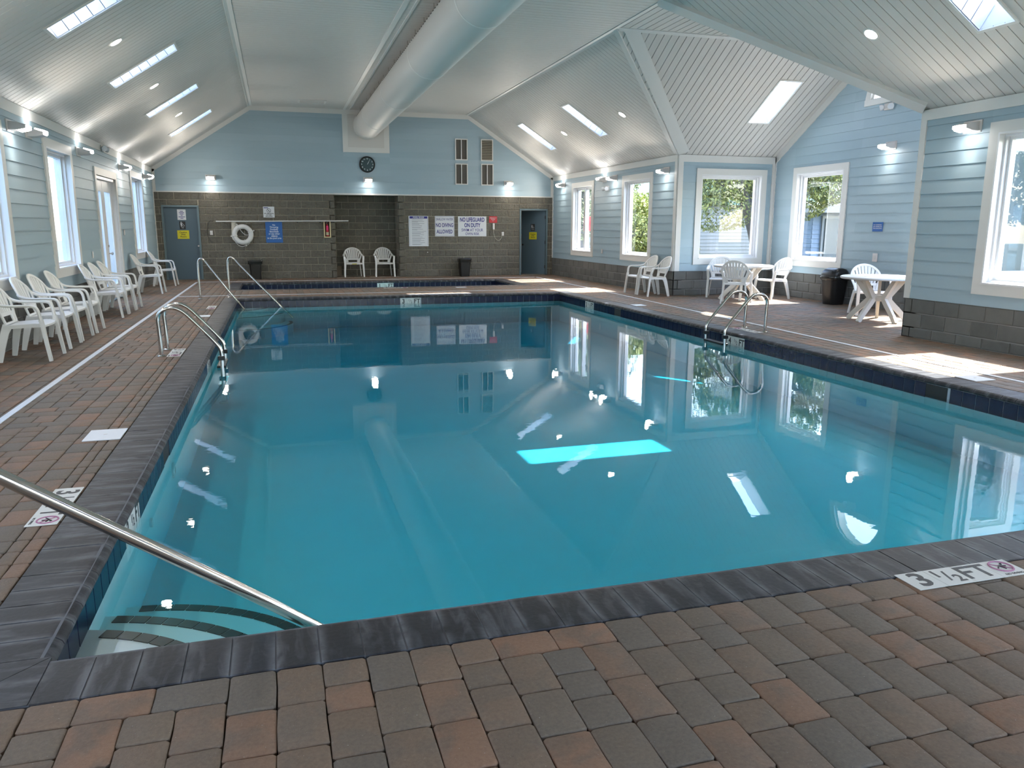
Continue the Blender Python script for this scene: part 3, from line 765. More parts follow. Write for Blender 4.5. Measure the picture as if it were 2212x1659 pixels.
tiles(pool, lambda u, v, d: (u, by1 - d, v), bx0, bx1, -.056, [(2.57, 3.03)])
tiles(pool, lambda u, v, d: (bx1 - d, u, v), by0, by1, -.056, [(9.70, 10.16), (6.1, 6.42), (13.98, 14.3), (15.39, 15.85)])
tiles(pool, lambda u, v, d: (bx0 + d, u, v), by0, by1, -.056, [(4.39, 4.85), (5.9, 6.25), (9.7, 10.16), (14.1, 14.4)])
tiles(kid, lambda u, v, d: (u, ky1 - d, v), kx0, kx1, -.056, [(2.65, 3.11)])
tiles(kid, lambda u, v, d: (kx0 + d, u, v), ky0, ky1, -.056); tiles(kid, lambda u, v, d: (kx1 - d, u, v), ky0, ky1, -.056)
MB().box(bx0 - .015, by0 - .015, ZF - .05, bx1 + .015, by1 + .015, WZ).make('water', M_water, pool)
MB().box(kx0 - .015, ky0 - .015, -.5, kx1 + .015, ky1 + .015, -.24).make('water', M_water, kid)
# skimmer mouths
def mouth(parent, M, a, b_): MB().prism(rect(a, -.20, b_, -.06), M, 0, .004, back=True).make('skimmer_mouth', M_dark, parent)
mouth(pool, lambda u, v, d: (bx1 - d, u, v), 6.1, 6.42); mouth(pool, lambda u, v, d: (bx1 - d, u, v), 13.98, 14.3); mouth(pool, lambda u, v, d: (bx0 + d, u, v), 5.9, 6.25); mouth(pool, lambda u, v, d: (bx0 + d, u, v), 14.1, 14.4)
# corner steps
def steps(parent, arcs, mirror=None):
    for zi, (cx, cy, r, z) in enumerate(arcs):
        pts = []; n = 72
        for k_ in range(n):
            a = 2 * PI * k_ / n; pts.append((cx + r * math.cos(a), cy + r * math.sin(a)))
        reg = rect(bx0, by0, bx1, by1); p = clip_to(pts, reg)
        if mirror: p = [mirror(*q) for q in p]
        MB().prism(ccw(p), MZ, ZF, z).make('step', M_plaster, parent)
        w_ = .062; nseg = int(r * PI * 2 / .085)
        for k_ in range(nseg):
            a0 = 2 * PI * (k_ + .04) / nseg; a1 = 2 * PI * (k_ + .96) / nseg
            q = [(cx + rr * math.cos(a), cy + rr * math.sin(a)) for rr, a in ((r - w_ - .005, a0), (r - .005, a0), (r - .005, (a0 + a1) / 2), (r - .005, a1), (r - w_ - .005, a1))]
            if mirror: q = [mirror(*t) for t in q]
            xs = [t[0] for t in q]; ys = [t[1] for t in q]
            if min(xs) < bx0 + .004 or min(ys) < by0 + .0 or max(ys) > by1: continue
            MB().prism(ccw(q), MZ, z - .002, z + .004).make('step_tile', M_black_tile, parent)
ARCS = [(-1.087, 2.60, .904, -.20), (-1.118, 2.615, 1.229, -.31), (-.929, 3.127, 1.17, -.50)]
steps(pool, ARCS)
steps(pool, ARCS, mirror=lambda x, y: (x, by0 + by1 - y))
# inlet fitting on the left wall
MB().lathe([(.0, 0), (.06, .0), (.06, .015), (.03, .02), (.03, .005), (0, .005)], (bx0, 6.35, -.36), 20, 'x', caps=False).make('inlet_fitting', M_ring, pool)
MB().lathe([(.0, 0), (.03, .0), (.03, .015), (.0, .015)], (bx0, 5.2, -.36), 16, 'x', caps=False).make('inlet_fitting', M_ring, pool)

# ------------------------------------------------------------------ text helper
def text(body, size, loc, rot, mt, parent, name='lettering', ext=.0006, align='CENTER', sx=1.0, bold=0.0, valign='CENTER'):
    c = bpy.data.curves.new(name, 'FONT'); c.body = body; c.size = size; c.align_x = align; c.align_y = valign; c.extrude = ext; c.offset = bold
    c.resolution_u = 3; c.space_line = .95
    tmp = bpy.data.objects.new(name + '_curve', c); me = bpy.data.meshes.new_from_object(tmp); bpy.data.objects.remove(tmp); bpy.data.curves.remove(c)
    me.name = name; me.materials.clear(); me.materials.append(mt)
    o = bpy.data.objects.new(name, me); COL.objects.link(o); o.location = loc; o.rotation_euler = rot; o.scale = (sx, 1, 1)
    if parent is not None:
        o.parent = parent
    return o
FACE_Y = (PI / 2, 0, 0)            # readable when looking towards +Y
FACE_X = (PI / 2, 0, -PI / 2)      # on a wall facing -X, seen from the room
def floor_marker(x, y, rz, label, txt='3', frac=True, diving=True):
    t = thing('depth_marker', label, 'depth marker', (x, y, .0015), rz, 'depth markers set in the deck')
    for i in range(4): MB().bbox(-.305 + .1525 * i + .0008, -.076, 0, -.305 + .1525 * (i + 1) - .0008, .076, .003, .0006).make('tile', M_marker, t)
    z = .0033
    text(txt, .165, (-.225, 0, z), (0, 0, 0), M_ink, t, bold=.004)
    if frac:
        text('1', .085, (-.125, .028, z), (0, 0, 0), M_ink, t, bold=.002); text('/', .12, (-.085, 0, z), (0, 0, 0), M_ink, t, bold=.001); text('2', .085, (-.045, -.028, z), (0, 0, 0), M_ink, t, bold=.002)
    text('FT', .16, (.072, 0, z), (0, 0, 0), M_ink, t, bold=.002)
    if diving:
        mb = MB(); pts = [(.23 + .05 * math.cos(2 * PI * i / 24), .014 + .05 * math.sin(2 * PI * i / 24), z) for i in range(24)]; mb.tube(pts, .0045, 6, closed=True); mb.tube([(.19, .05, z), (.27, -.022, z)], .003, 5); mb.make('no_diving_ring', M_purple, t)
        mb = MB(); mb.tube([(.20, .0, z), (.225, .022, z), (.255, .012, z)], .004, 5); mb.tube([(.225, .022, z), (.235, -.012, z)], .0035, 5); mb.tube([(.245, .03, z), (.25, .036, z)], .006, 6); mb.make('diver_figure', M_ink, t)
        text('NO DIVING', .019, (.23, -.058, z), (0, 0, 0), M_ink, t)
    return t
floor_marker(2.842, 2.53, 0, 'white 3 1/2 FT no-diving deck marker on the near pavers at right')
floor_marker(-1.235, 4.60, -PI / 2, 'white 3 1/2 FT deck marker under the near handrail')
floor_marker(-1.238, 10.12, -PI / 2, 'white depth marker on the deck beside the left ladder')
floor_marker(-1.25, 15.75, -PI / 2, 'small white depth marker by the far left pool corner')
floor_marker(6.70, 10.17, PI / 2, 'white depth marker on the deck between the right ladder feet', '4')
floor_marker(2.80, 19.72, 0, 'white depth marker on the strip of deck between the pools', '1')
def wall_marker(M, u0, flip, txt, label, rot, off_):
    t = thing('waterline_marker', label, 'depth marker', group='white depth tiles on the pool walls')
    for i in range(3): MB().bevel_prism(rect(u0 + .152 * i + .002, -.207, u0 + .152 * (i + 1) - .002, -.057), M, 0, .009, .002).make('tile', M_marker, t)
    ch = [txt, '1/2', 'FT'] if not flip else ['FT', '1/2', txt]
    for i, s_ in enumerate(ch):
        p = M(u0 + .152 * (i + .5), -.13, .0098)
        if s_ == '1/2':
            du = -.03 if not flip else .03
            text('1', .07, M(u0 + .152 * (i + .5) + du, -.11, .0098), rot, M_ink, t); text('/', .09, M(u0 + .152 * (i + .5), -.13, .0098), rot, M_ink, t); text('2', .07, M(u0 + .152 * (i + .5) - du, -.145, .0098), rot, M_ink, t)
        else: text(s_, .13, p, rot, M_ink, t, bold=.003)
wall_marker(lambda u, v, d: (u, by1 - d, v), 2.57, False, '3', 'white 3 1/2 FT tiles on the far wall of the large pool', FACE_Y, 0)
wall_marker(lambda u, v, d: (u, ky1 - d, v), 2.65, False, '1', 'white 1 1/2 FT tiles on the wading pool wall', FACE_Y, 0)
wall_marker(lambda u, v, d: (bx1 - d, u, v), 9.70, True, '4', 'white 4 1/2 FT tiles on the right pool wall by the ladder', FACE_X, 0)
wall_marker(lambda u, v, d: (bx1 - d, u, v), 15.39, True, '3', 'white 3 1/2 FT tiles on the right pool wall far end', FACE_X, 0)
wall_marker(lambda u, v, d: (bx0 + d, u, v), 4.39, False, '3', 'white 3 1/2 FT tiles on the left pool wall under the handrail', (PI / 2, 0, PI / 2), 0)
wall_marker(lambda u, v, d: (bx0 + d, u, v), 9.70, False, '3', 'white depth tiles on the left pool wall by the ladder', (PI / 2, 0, PI / 2), 0)
def skim(x0, y0, x1, y1, label):
    o = MB().bbox(x0, y0, .0005, x1, y1, .008, .002).make('skimmer_lid', M_signw); tag(o, label, 'skimmer lid', 'white skimmer lids in the deck')
    MB().bbox((x0 + x1) / 2 - .012, (y0 + y1) / 2 - .006, .0075, (x0 + x1) / 2 + .012, (y0 + y1) / 2 + .006, .011, .001).make('finger_slot', M_fix, o)
skim(-1.405, 6.0, -1.155, 6.31, 'large white skimmer lid on the left deck beyond the handrail')
skim(-1.40, 14.08, -1.16, 14.34, 'small white skimmer lid on the left deck beyond the ladder')
skim(6.66, 6.06, 6.92, 6.32, 'white skimmer lid in front of the right pool edge by the sun patch')
skim(6.66, 13.96, 6.90, 14.22, 'white skimmer lid on the right deck near the paired chairs')
skim(4.3, 19.42, 4.56, 19.62, 'white skimmer lid on the deck strip between the pools')

# white slot drains in the deck
def drain(pts, wd, label):
    mb = MB()
    for i in range(len(pts) - 1):
        a, b_ = Vector((*pts[i], 0)), Vector((*pts[i + 1], 0)); d = (b_ - a).normalized(); n = Vector((-d.y, d.x, 0)) * wd / 2
        vs = [a - n, a + n, b_ + n, b_ - n]; mb.add([tuple(v) for v in vs] + [tuple(v + Vector((0, 0, .006))) for v in vs], [(4, 5, 6, 7), (0, 1, 5, 4), (1, 2, 6, 5), (2, 3, 7, 6), (3, 0, 4, 7)])
    t = tag(mb.make('deck_drain', M_signw), label, 'drain', 'white slot drains in the deck')
    return t
drain([(-2.155, YR), (-2.155, 23.0)], .058, 'long white slot drain down the left deck in front of the chairs')
drain([(7.05, YR), (7.10, 7.0), (7.32, 12.9), (7.50, 17.5), (7.60, 23.0)], .05, 'long white slot drain down the right deck')
drain([(-2.12, 18.36), (7.48, 18.36)], .05, 'white slot drain across the deck between the pools')
drain([(-2.12, 23.05), (7.55, 23.05)], .045, 'white slot drain across the deck by the back wall')

# ------------------------------------------------------------------ rails and ladders
def smooth_path(pts, it=3):
    pts = [Vector(p) for p in pts]
    for _ in range(it):
        q = [pts[0]]
        for i in range(len(pts) - 1): q += [pts[i] * .75 + pts[i + 1] * .25, pts[i] * .25 + pts[i + 1] * .75]
        q.append(pts[-1]); pts = q
    return pts
def flange(parent, x, y): MB().lathe([(.046, 0), (.046, .006), (.038, .014), (.028, .02), (.028, .0)], (x, y, .001), 20).make('escutcheon', M_steel, parent, smooth=True)
def ladder(x_deck, ys, sgn, label):
    t = thing('pool_ladder', label, 'ladder', group='stainless pool ladders'); X = lambda d: x_deck + sgn * d
    for y in ys:
        pts = [(X(0), y, 0), (X(0), y, .30), (X(-.015), y, .50), (X(.10), y, .57), (X(.24), y, .56), (X(.42), y, .36), (X(.62), y, .13), (X(.67), y, .04), (X(.66), y, -.12), (X(.66), y, ZF + .12)]
        MB().tube(smooth_path(pts), .0225, 14).make('rail', M_steel, t, smooth=True); flange(t, X(0), y)
    for i, z in enumerate((-.14, -.36, -.58)):
        mb = MB(); mb.bbox(min(X(.60), X(.70)), ys[0], z - .03, max(X(.60), X(.70)), ys[1], z, .006); mb.make('tread', M_steel if i else M_black, t)
    for y in ys:
        mb = MB(); mb.bbox(min(X(.62), X(.70)), y - .03, -.07, max(X(.62), X(.70)), y + .03, -.02, .006); mb.make('tread_bolt', M_black, t)
ladder(-1.372, (9.86, 10.39), 1, 'stainless steel ladder on the left pool edge, nearest the chairs')
ladder(6.825, (9.91, 10.44), -1, 'stainless steel ladder on the right pool edge near the tables')
def handrail(foot, end, top, label):
    f = Vector((*foot, 0)); e = Vector(end); h = Vector((e.x - f.x, e.y - f.y, 0)); Ld = h.length; h.normalize()
    t = thing('stair_handrail', label, 'handrail', group='stainless stair handrails')
    slope = (top - .04 - e.z) / (Ld - .16)
    p = [f, f + Vector((0, 0, top * .55)), f + Vector((0, 0, top - .06)), f + h * .05 + Vector((0, 0, top + .02)), f + h * .15 + Vector((0, 0, top + .0)), f + h * .30 + Vector((0, 0, top - .04 - slope * .14)), e, e + (e - (f + h * .16 + Vector((0, 0, top - .04)))).normalized() * .35]
    MB().tube(smooth_path(p, 3), .0215, 14).make('rail', M_steel, t, smooth=True); flange(t, foot[0], foot[1])
    return t
handrail((-1.604, 17.6), (-.74, 17.12, -.17), .83, 'left of the two slanting handrails at the far left pool corner')
handrail((-1.04, 17.95), (.02, 17.33, -.17), .84, 'right of the two slanting handrails at the far left pool corner')
tn = thing('stair_handrail', 'thick stainless handrail crossing the near left corner of the view', 'handrail', group='stainless stair handrails')
p = [(-1.55, 2.58, 0), (-1.55, 2.58, .7), (-1.54, 2.585, .98), (-1.40, 2.63, 1.12), (-1.27, 2.68, 1.02), (-.908, 2.814, .703), (-.178, 3.081, .065), (.04, 3.155, -.135), (.25, 3.235, -.33)]
MB().tube(smooth_path(p, 3), .0242, 24).make('rail', M_steel, tn, smooth=True); flange(tn, -1.55, 2.58)

# ------------------------------------------------------------------ chairs
def make_chair(mt):
    """monobloc armchair, front towards +X, origin at floor centre"""
    t = thing('resin_armchair', 'white resin armchair', 'chair')
    # seat: gently dished slab
    nu, nv = 9, 9; mb = MB(); vs = []
    for top in (1, 0):
        for i in range(nu):
            for j in range(nv):
                a = i / (nu - 1); b_ = j / (nv - 1) * 2 - 1; hw = .215 + .025 * a
                x = -.205 + .44 * a; y = b_ * hw; z = .405 + .028 * a - .018 * math.sin(PI * min(1, a * 1.05)) * (1 - b_ * b_) - (.03 * max(0, a - .85) / .15 if a > .85 else 0)
                if a > .85: x -= .02 * b_ * b_
                vs.append((x, y, z - (0 if top else .022)))
    fs = []
    for i in range(nu - 1):
        for j in range(nv - 1):
            q = i * nv + j; fs.append((q, q + nv, q + nv + 1, q + 1)); q += nu * nv; fs.append((q, q + 1, q + nv + 1, q + nv))
    K = nu * nv
    edge = [i * nv for i in range(nu)] + [(nu - 1) * nv + j for j in range(1, nv)] + [i * nv + nv - 1 for i in range(nu - 2, -1, -1)] + [j for j in range(nv - 2, 0, -1)]
    for a, b_ in zip(edge, edge[1:] + edge[:1]): fs.append((a, b_, b_ + K, a + K))
    mb.add(vs, fs); mb.make('seat', mt, t, smooth=True)
    # back: leaning plane, s = height along, y lateral
    def bp_(s, y, d=0.0):
        return (-.20 - .19 * s ** 1.1 * .9 + .045 * (y / .25) ** 2 + d * .95, y, .41 + .45 * s + d * .3)
    bk = MB(); rim = []
    Wd = lambda s: .17 + .08 * math.sin(min(1, s / .6) * PI / 2)
    n = 22
    for i in range(n + 1):
        a = PI * i / n; rim.append((math.cos(a) * .255, .52 + .48 * math.sin(a)))
    path = [(.185, .02), (.20, .2), (.235, .38)] + rim + [(-.235, .38), (-.20, .2), (-.185, .02)]
    def rsec(u): return [(-.014, -.011), (.014, -.011), (.016, 0), (.014, .011), (-.014, .011), (-.016, 0)]
    pts = [Vector(bp_(s, y)) for y, s in path]; vs = []; m_ = 6
    for i, p_ in enumerate(pts):
        tt = (pts[min(i + 1, len(pts) - 1)] - pts[max(i - 1, 0)]).normalized(); nn_ = Vector((.93, 0, .36)); sd = tt.cross(nn_).normalized()
        vs += [p_ + sd * a + nn_ * b_ for a, b_ in ((-.021, -.008), (.021, -.008), (.024, .002), (.018, .012), (-.018, .012), (-.024, .002))]
    fs = [(i * m_ + k_, i * m_ + (k_ + 1) % m_, (i + 1) * m_ + (k_ + 1) % m_, (i + 1) * m_ + k_) for i in range(len(pts) - 1) for k_ in range(m_)]
    bk.add([tuple(v) for v in vs], fs + [tuple(range(m_)), tuple((len(pts) - 1) * m_ + k_ for k_ in range(m_))])
    bk.make('back_rim', mt, t, smooth=True)
    def slab(y0a, y0b, s0, y1a, y1b, s1, nm='back_slat', n=4):
        mb = MB(); vs = []
        for i in range(n + 1):
            f = i / n; s_ = s0 + (s1 - s0) * f; ya = y0a + (y1a - y0a) * f; yb = y0b + (y1b - y0b) * f
            vs += [bp_(s_, ya, .006), bp_(s_, yb, .006), bp_(s_, yb, -.006), bp_(s_, ya, -.006)]
        fs = [(i * 4 + k_, i * 4 + (k_ + 1) % 4, (i + 1) * 4 + (k_ + 1) % 4, (i + 1) * 4 + k_) for i in range(n) for k_ in range(4)] + [(0, 1, 2, 3), (n * 4, n * 4 + 1, n * 4 + 2, n * 4 + 3)]
        return mb.add(vs, fs).make(nm, mt, t)
    ns = 8
    for i in range(ns):
        f = (i - (ns - 1) / 2) / (ns - 1) * 2; y0 = f * .150; y1 = f * .215; s1 = .52 + .46 * math.sqrt(max(0, 1 - (y1 / .255) ** 2)) ; slab(y0 - .016, y0 + .016, .26, y1 - .0245, y1 + .0245, s1)
    slab(-.19, .19, .20, -.195, .195, .29, 'lower_back_panel'); slab(-.19, .19, .0, -.19, .19, .05, 'lower_back_panel')
    slab(-.19, -.13, .03, -.19, -.135, .22, 'lower_back_panel'); slab(.13, .19, .03, .135, .19, .22, 'lower_back_panel')
    # arms flow from the back rim into the front legs
    for sg in (1, -1):
        c = smooth_path([bp_(.62, sg * .252), (-.245, sg * .275, .66), (-.15, sg * .285, .625), (.08, sg * .285, .625), (.155, sg * .285, .618), (.185, sg * .283, .57), (.20, sg * .27, .45)], 2)
        MB().sweep(c, (0, 1, 0), [(-.025, -.015), (.025, -.015), (.029, -.004), (.022, .011), (-.022, .011), (-.029, -.004)]).make('armrest', mt, t, smooth=True)
        MB().sweep([(.198, sg * .27, .47), (.212, sg * .272, .40), (.235, sg * .28, .2), (.262, sg * .285, 0)], (0, 1, 0), lambda f: [(-.027 + .006 * f, -.022 + .004 * f), (.027 - .006 * f, -.022 + .004 * f), (.027 - .006 * f, .018 - .004 * f), (-.027 + .006 * f, .018 - .004 * f)]).make('leg', mt, t)
        MB().sweep([(-.17, sg * .205, .415), (-.20, sg * .215, .33), (-.235, sg * .235, .16), (-.262, sg * .25, 0)], (0, 1, 0), lambda f: [(-.012, -.065 + .035 * f), (.012, -.065 + .035 * f), (.012, .03 - .01 * f), (-.012, .03 - .01 * f)]).make('leg', mt, t)
        MB().sweep([(-.19, sg * .222, .385), (.0, sg * .235, .395), (.21, sg * .25, .405)], (0, 1, 0), [(-.006, -.022), (.006, -.022), (.006, .018), (-.006, .018)]).make('seat_apron', mt, t)
    return t
proto = make_chair(M_chair); used = [False]
def chair(x, y, rz, label, group):
    o = proto if not used[0] else copy_tree(proto)
    used[0] = True
    o.location = (x, y, .0); o.rotation_euler = (0, 0, rz); o['label'] = label; o['group'] = group
    return o
gl = 'armchairs in a row along the left wall'
LC = [(10.13, 'white resin armchair nearest the camera at the left edge'), (11.07, 'second white armchair from the camera along the left wall'), (11.79, 'third white armchair from the camera along the left wall'),
      (12.60, 'fourth armchair from the camera, below the left window'), (14.59, 'fifth left-wall armchair, first after the gap'), (15.27, 'sixth left-wall armchair, middle one in front of the switch plate'),
      (15.95, 'seventh left-wall armchair, beside the glazed double doors'), (19.53, 'eighth left-wall armchair, beyond the glazed double doors'), (21.97, 'farthest left-wall armchair, beside the blue-grey door')]
for y, lb in LC: chair(-2.81 + (0.02 if y < 20 else -.0) + random.uniform(-.015, .015), y, random.uniform(-.03, .03), lb, gl)
chair(2.21, 24.52, -PI / 2, 'left white armchair standing in the dark recess, with a yellow sticker', 'armchairs in the recess of the back wall')
chair(3.14, 24.50, -PI / 2, 'right white armchair standing in the dark recess', 'armchairs in the recess of the back wall')
chair(8.09, 16.74, PI + .03, 'farther of the paired white armchairs by the right wall corner', 'paired armchairs by the right wall')
chair(8.09, 16.08, PI - .03, 'nearer of the paired white armchairs by the right wall corner', 'paired armchairs by the right wall')
tc_ = 'armchairs at the round tables'
chair(9.42, 15.45, -PI / 2 - .55, 'white armchair behind the far round table, under the bay window', tc_)
chair(8.90, 14.02, math.atan2(.75, .62), 'white armchair in front of the far round table, back to the pool', tc_)
chair(10.30, 14.80, PI + .12, 'white armchair right of the far round table, beside the gable window', tc_)
chair(10.06, 11.56, -PI / 2 - .35, 'white armchair behind the near round table, its back rising over the top', tc_)
st = MB().box(-.07, -.006, -.011, .07, .0, .011).make('yellow_sticker', M_yel); st.location = (2.21, 24.245, .40); tag(st, 'small yellow sticker on the front seat edge of the left recess chair', 'sticker')

# ------------------------------------------------------------------ tables
def make_table():
    t = thing('round_table', 'round table', 'table')
    MB().lathe([(.0, .735), (.595, .735), (.615, .728), (.62, .715), (.615, .700), (.60, .690), (.595, .712), (.0, .715)], (0, 0, 0), 64, caps=False).make('tabletop', M_chair, t, smooth=True)
    MB().lathe([(.10, .33), (.12, .36), (.12, .40), (.10, .42), (0, .42)], (0, 0, 0), 20, caps=False).make('hub', M_chair_old, t, smooth=True)
    for k_ in range(5):
        a = 2 * PI * k_ / 5 + .3; c, s_ = math.cos(a), math.sin(a)
        pth = smooth_path([(c * .40, s_ * .40, .715), (c * .30, s_ * .30, .60), (c * .16, s_ * .16, .43), (c * .12, s_ * .12, .375), (c * .18, s_ * .18, .30), (c * .36, s_ * .36, .13), (c * .47, s_ * .47, .0)], 2)
        MB().sweep(pth, (-s_, c, 0), lambda f: [(-.025, -.035 - .02 * math.sin(PI * f)), (.025, -.035 - .02 * math.sin(PI * f)), (.025, .035), (-.025, .035)]).make('leg', M_chair_old, t)
    return t
tb = make_table(); tb.location = (9.52, 14.75, 0); tb['label'] = 'far round white resin table with three chairs, in the bay corner'; tb['group'] = 'round resin tables'
tb2 = copy_tree(tb); tb2.location = (9.52, 10.72, 0); tb2.rotation_euler = (0, 0, .55); tb2['label'] = 'near round white resin table partly hidden by the corner pier'

# ------------------------------------------------------------------ bins, box
def bin_(x, y, label):
    t = thing('waste_bin', label, 'bin', (x, y, 0), group='black bins at the back wall')
    mb = MB(); pr = [(.14, 0), (.17, .50), (.185, .50), (.19, .54), (.178, .54), (.165, .50), (.13, .02)]
    def rs(r, z): return [(sx * r - (sx * .03 if k_ else 0), sy * r * .8 - (0 if k_ else sy * .03), z) for sx, sy, k_ in ((1, -1, 1), (1, -1, 0), (1, 1, 0), (1, 1, 1), (-1, 1, 1), (-1, 1, 0), (-1, -1, 0), (-1, -1, 1))]
    vs = [q for r, z in pr for q in rs(r, z)]; n = 8
    mb.add(vs, [(i * n + k_, i * n + (k_ + 1) % n, (i + 1) * n + (k_ + 1) % n, (i + 1) * n + k_) for i in range(len(pr) - 1) for k_ in range(n)] + [tuple(range(n)), tuple((len(pr) - 1) * n + k_ for k_ in range(n))])
    mb.make('body', M_black, t)
    lm = MB(); vs = []
    for r, z in ((.186, .545), (.196, .52), (.188, .44), (.180, .455)):
        vs += [(a + random.uniform(-.004, .004), b_ + random.uniform(-.004, .004), c + random.uniform(-.012, .012)) for a, b_, c in rs(r, z)]
    lm.add(vs, [(i * n + k_, i * n + (k_ + 1) % n, (i + 1) * n + (k_ + 1) % n, (i + 1) * n + k_) for i in range(3) for k_ in range(n)]); lm.make('liner', M_bag, t)
bin_(-.63, 23.98, 'black lined waste bin by the back wall behind the far handrails')
bin_(5.56, 23.98, 'black lined waste bin under the NO LIFEGUARD sign')
t = thing('swing_top_bin', 'tall black swing-top bin with liner between the bay tables', 'bin', (10.74, 13.35, 0))
def rr_(a, b_, z, n=24): return [(a * math.copysign(abs(math.cos(q)) ** .5, math.cos(q)), b_ * math.copysign(abs(math.sin(q)) ** .5, math.sin(q)), z) for q in [2 * PI * i / n for i in range(n)]]
def loft(mb, rings, cap=True):
    n = len(rings[0]); mb.add([q for r in rings for q in r], [(i * n + k_, i * n + (k_ + 1) % n, (i + 1) * n + (k_ + 1) % n, (i + 1) * n + k_) for i in range(len(rings) - 1) for k_ in range(n)] + ([tuple(range(n)), tuple((len(rings) - 1) * n + k_ for k_ in range(n))] if cap else [])); return mb
loft(MB(), [rr_(.155, .17, 0), rr_(.16, .175, .02), rr_(.20, .22, .52)]).make('body', M_black, t, smooth=True)
lm = [[(x + random.uniform(-.008, .008), y + random.uniform(-.008, .008), z + random.uniform(-.01, .01)) for x, y, z in rr_(a, b_, z)] for a, b_, z in ((.20, .22, .58), (.222, .242, .565), (.228, .248, .53), (.215, .235, .49), (.20, .222, .50))]
loft(MB(), lm, False).make('liner', M_bag, t, smooth=True)
loft(MB(), [rr_(.205, .225, .555), rr_(.21, .23, .60), rr_(.19, .22, .66), rr_(.14, .20, .705), rr_(.06, .17, .725)]).make('lid', M_black, t, smooth=True)
t = MB(); t.bbox(1.70, 24.72, .02, 1.86, 24.93, .32, .003); tag(t.make('cardboard_box', mat('brown_cardboard', (.19, .15, .11), .8)), 'small brown cardboard box on the floor at the left of the recess', 'box')

# ------------------------------------------------------------------ doors in the back wall
d1 = sempty('door_1'); Mb = MAPS['back']
def frame_(ro, r, w_=.05, th=.03, bk=-.16):
    mb = MB()
    for q in (rect(r[0], 0, r[0] + w_, r[3]), rect(r[2] - w_, 0, r[2], r[3]), rect(r[0] + w_, r[3] - w_, r[2] - w_, r[3])): mb.prism(q, Mb, bk, th, back=True)
    return mb.make('door_frame', M_doorf, ro)
frame_(d1, DR1); MB().prism(rect(DR1[0] + .05, .012, DR1[2] - .05, 2.03), Mb, -.09, -.045, back=True).make('door_leaf', M_door, d1)
MB().lathe([(.0, -.06), (.024, -.06), (.03, -.045), (.022, -.03), (.012, -.02), (.012, 0), (.03, .0), (.03, .004), (0, .004)], (-2.15, D + .045, .95), 16, 'y', caps=False).make('door_knob', M_steel, d1, smooth=True)
MB().box(DR1[0] + .05, D + .09, 0, DR1[2] - .05, D + .16, 2.03).make('door_backing', M_door, d1)
d2 = sempty('door_2'); frame_(d2, DR2)
hx, hy = 8.295, D + .05; ang = math.radians(-148)   # open about 42 degrees into the room behind
def leafT(): return Matrix.Translation((hx, hy, 0)) @ Matrix.Rotation(-math.radians(42), 4, 'Z')
Tm = leafT()
leaf2 = MB().box(-.83, .0, .012, 0, .045, 2.025, Tm).make('door_leaf', M_door, d2)
MB().tube([tuple(Tm @ Vector(p_)) for p_ in ((-.77, -.0, .95), (-.77, -.05, .95))], .026, 14).make('door_knob', M_steel, leaf2)
for z in (.25, 1.03, 1.82): MB().box(-.01, -.012, z - .05, .02, .006, z + .05, Tm).make('hinge', M_ink, leaf2)
room = MB(); room.box(6.9, D + .22, -.3, 8.9, D + 1.8, -.02); room.box(6.8, D + .22, -.02, 6.9, D + 1.8, 2.5); room.box(8.9, D + .22, -.02, 9.0, D + 1.8, 2.5); room.box(6.8, D + 1.8, -.02, 9.0, D + 1.9, 2.5); room.box(6.8, D + .22, 2.5, 9.0, D + 1.9, 2.6)
wm = struct(room.make('wall_washroom', M_tan)); MB().box(6.9, D + 1.78, 1.28, 8.9, D + 1.8, 1.45).make('tile_band', M_door, wm)
# signs on the doors
def plate(name, M, x0, z0, x1, z1, mt, label, cat='sign', group=None, th=.006, base_=.0, c=.0):
    o = MB().bevel_prism(rect(x0, z0, x1, z1), M, base_, base_ + th, .002).make(name, mt); return tag(o, label, cat, group)
Md1 = lambda u, v, d: (u, D + .045 - d, v)
o = plate('paper_notice', Md1, -2.655, 1.675, -2.43, 1.965, M_signw, 'white paper notice in a holder high on the left blue-grey door')
for i, (s_, sz) in enumerate((('Please', .04), ('dry off', .04), ('before', .04), ('entering', .04), ('thank you', .04))): pass
for i, (w_) in enumerate((.085, .13, .10, .05, .17, .08)): MB().prism(rect(-2.54 - w_ / 2, 1.905 - i * .038, -2.54 + w_ / 2, 1.92 - i * .038), Md1, .006, .0066, back=True).make('lettering', M_navy, o)
o = plate('restroom_sign', Md1, -2.615, 1.415, -2.46, 1.635, M_dark, 'dark restroom sign with figures on the left blue-grey door', th=.008)
def figures(M, cx, cz, s_, par):
    mb = MB()
    mb.lathe([(0, 0), (.014 * s_, 0), (.014 * s_, .001), (0, .001)], (0, 0, 0), 10, 'y', caps=False); mb.v = [tuple(M(cx - .035 * s_ + x, cz + .062 * s_ + z, .0088 + y)) for x, y, z in mb.v]
    for r in (rect(-.052, -.015, -.018, .045), rect(-.046, -.06, -.037, -.015), rect(-.033, -.06, -.024, -.015), rect(.0, .02, .01, .05), rect(.004, -.005, .035, .004), rect(.03, -.03, .05, -.022)): mb.prism([(cx + a * s_, cz + b_ * s_) for a, b_ in r], M, .008, .0088, back=True)
    ring = [(.018 + .026 * math.cos(q), -.028 + .026 * math.sin(q)) for q in [2.0 + 4.6 * i / 12 for i in range(13)]]
    mb.tube([M(cx + a * s_, cz + b_ * s_, .009) for a, b_ in ring], .0035 * s_, 6)
    mb.make('pictogram', M_signw, par)
figures(Md1, -2.535, 1.545, 1.0, o); text('MEN', .03, Md1(-2.535, 1.455, .0088), FACE_Y, M_signw, o)
o = plate('caution_sign', Md1, -2.69, 1.15, -2.38, 1.385, M_yel, 'yellow Caution Wet Floors sign on the left blue-grey door')
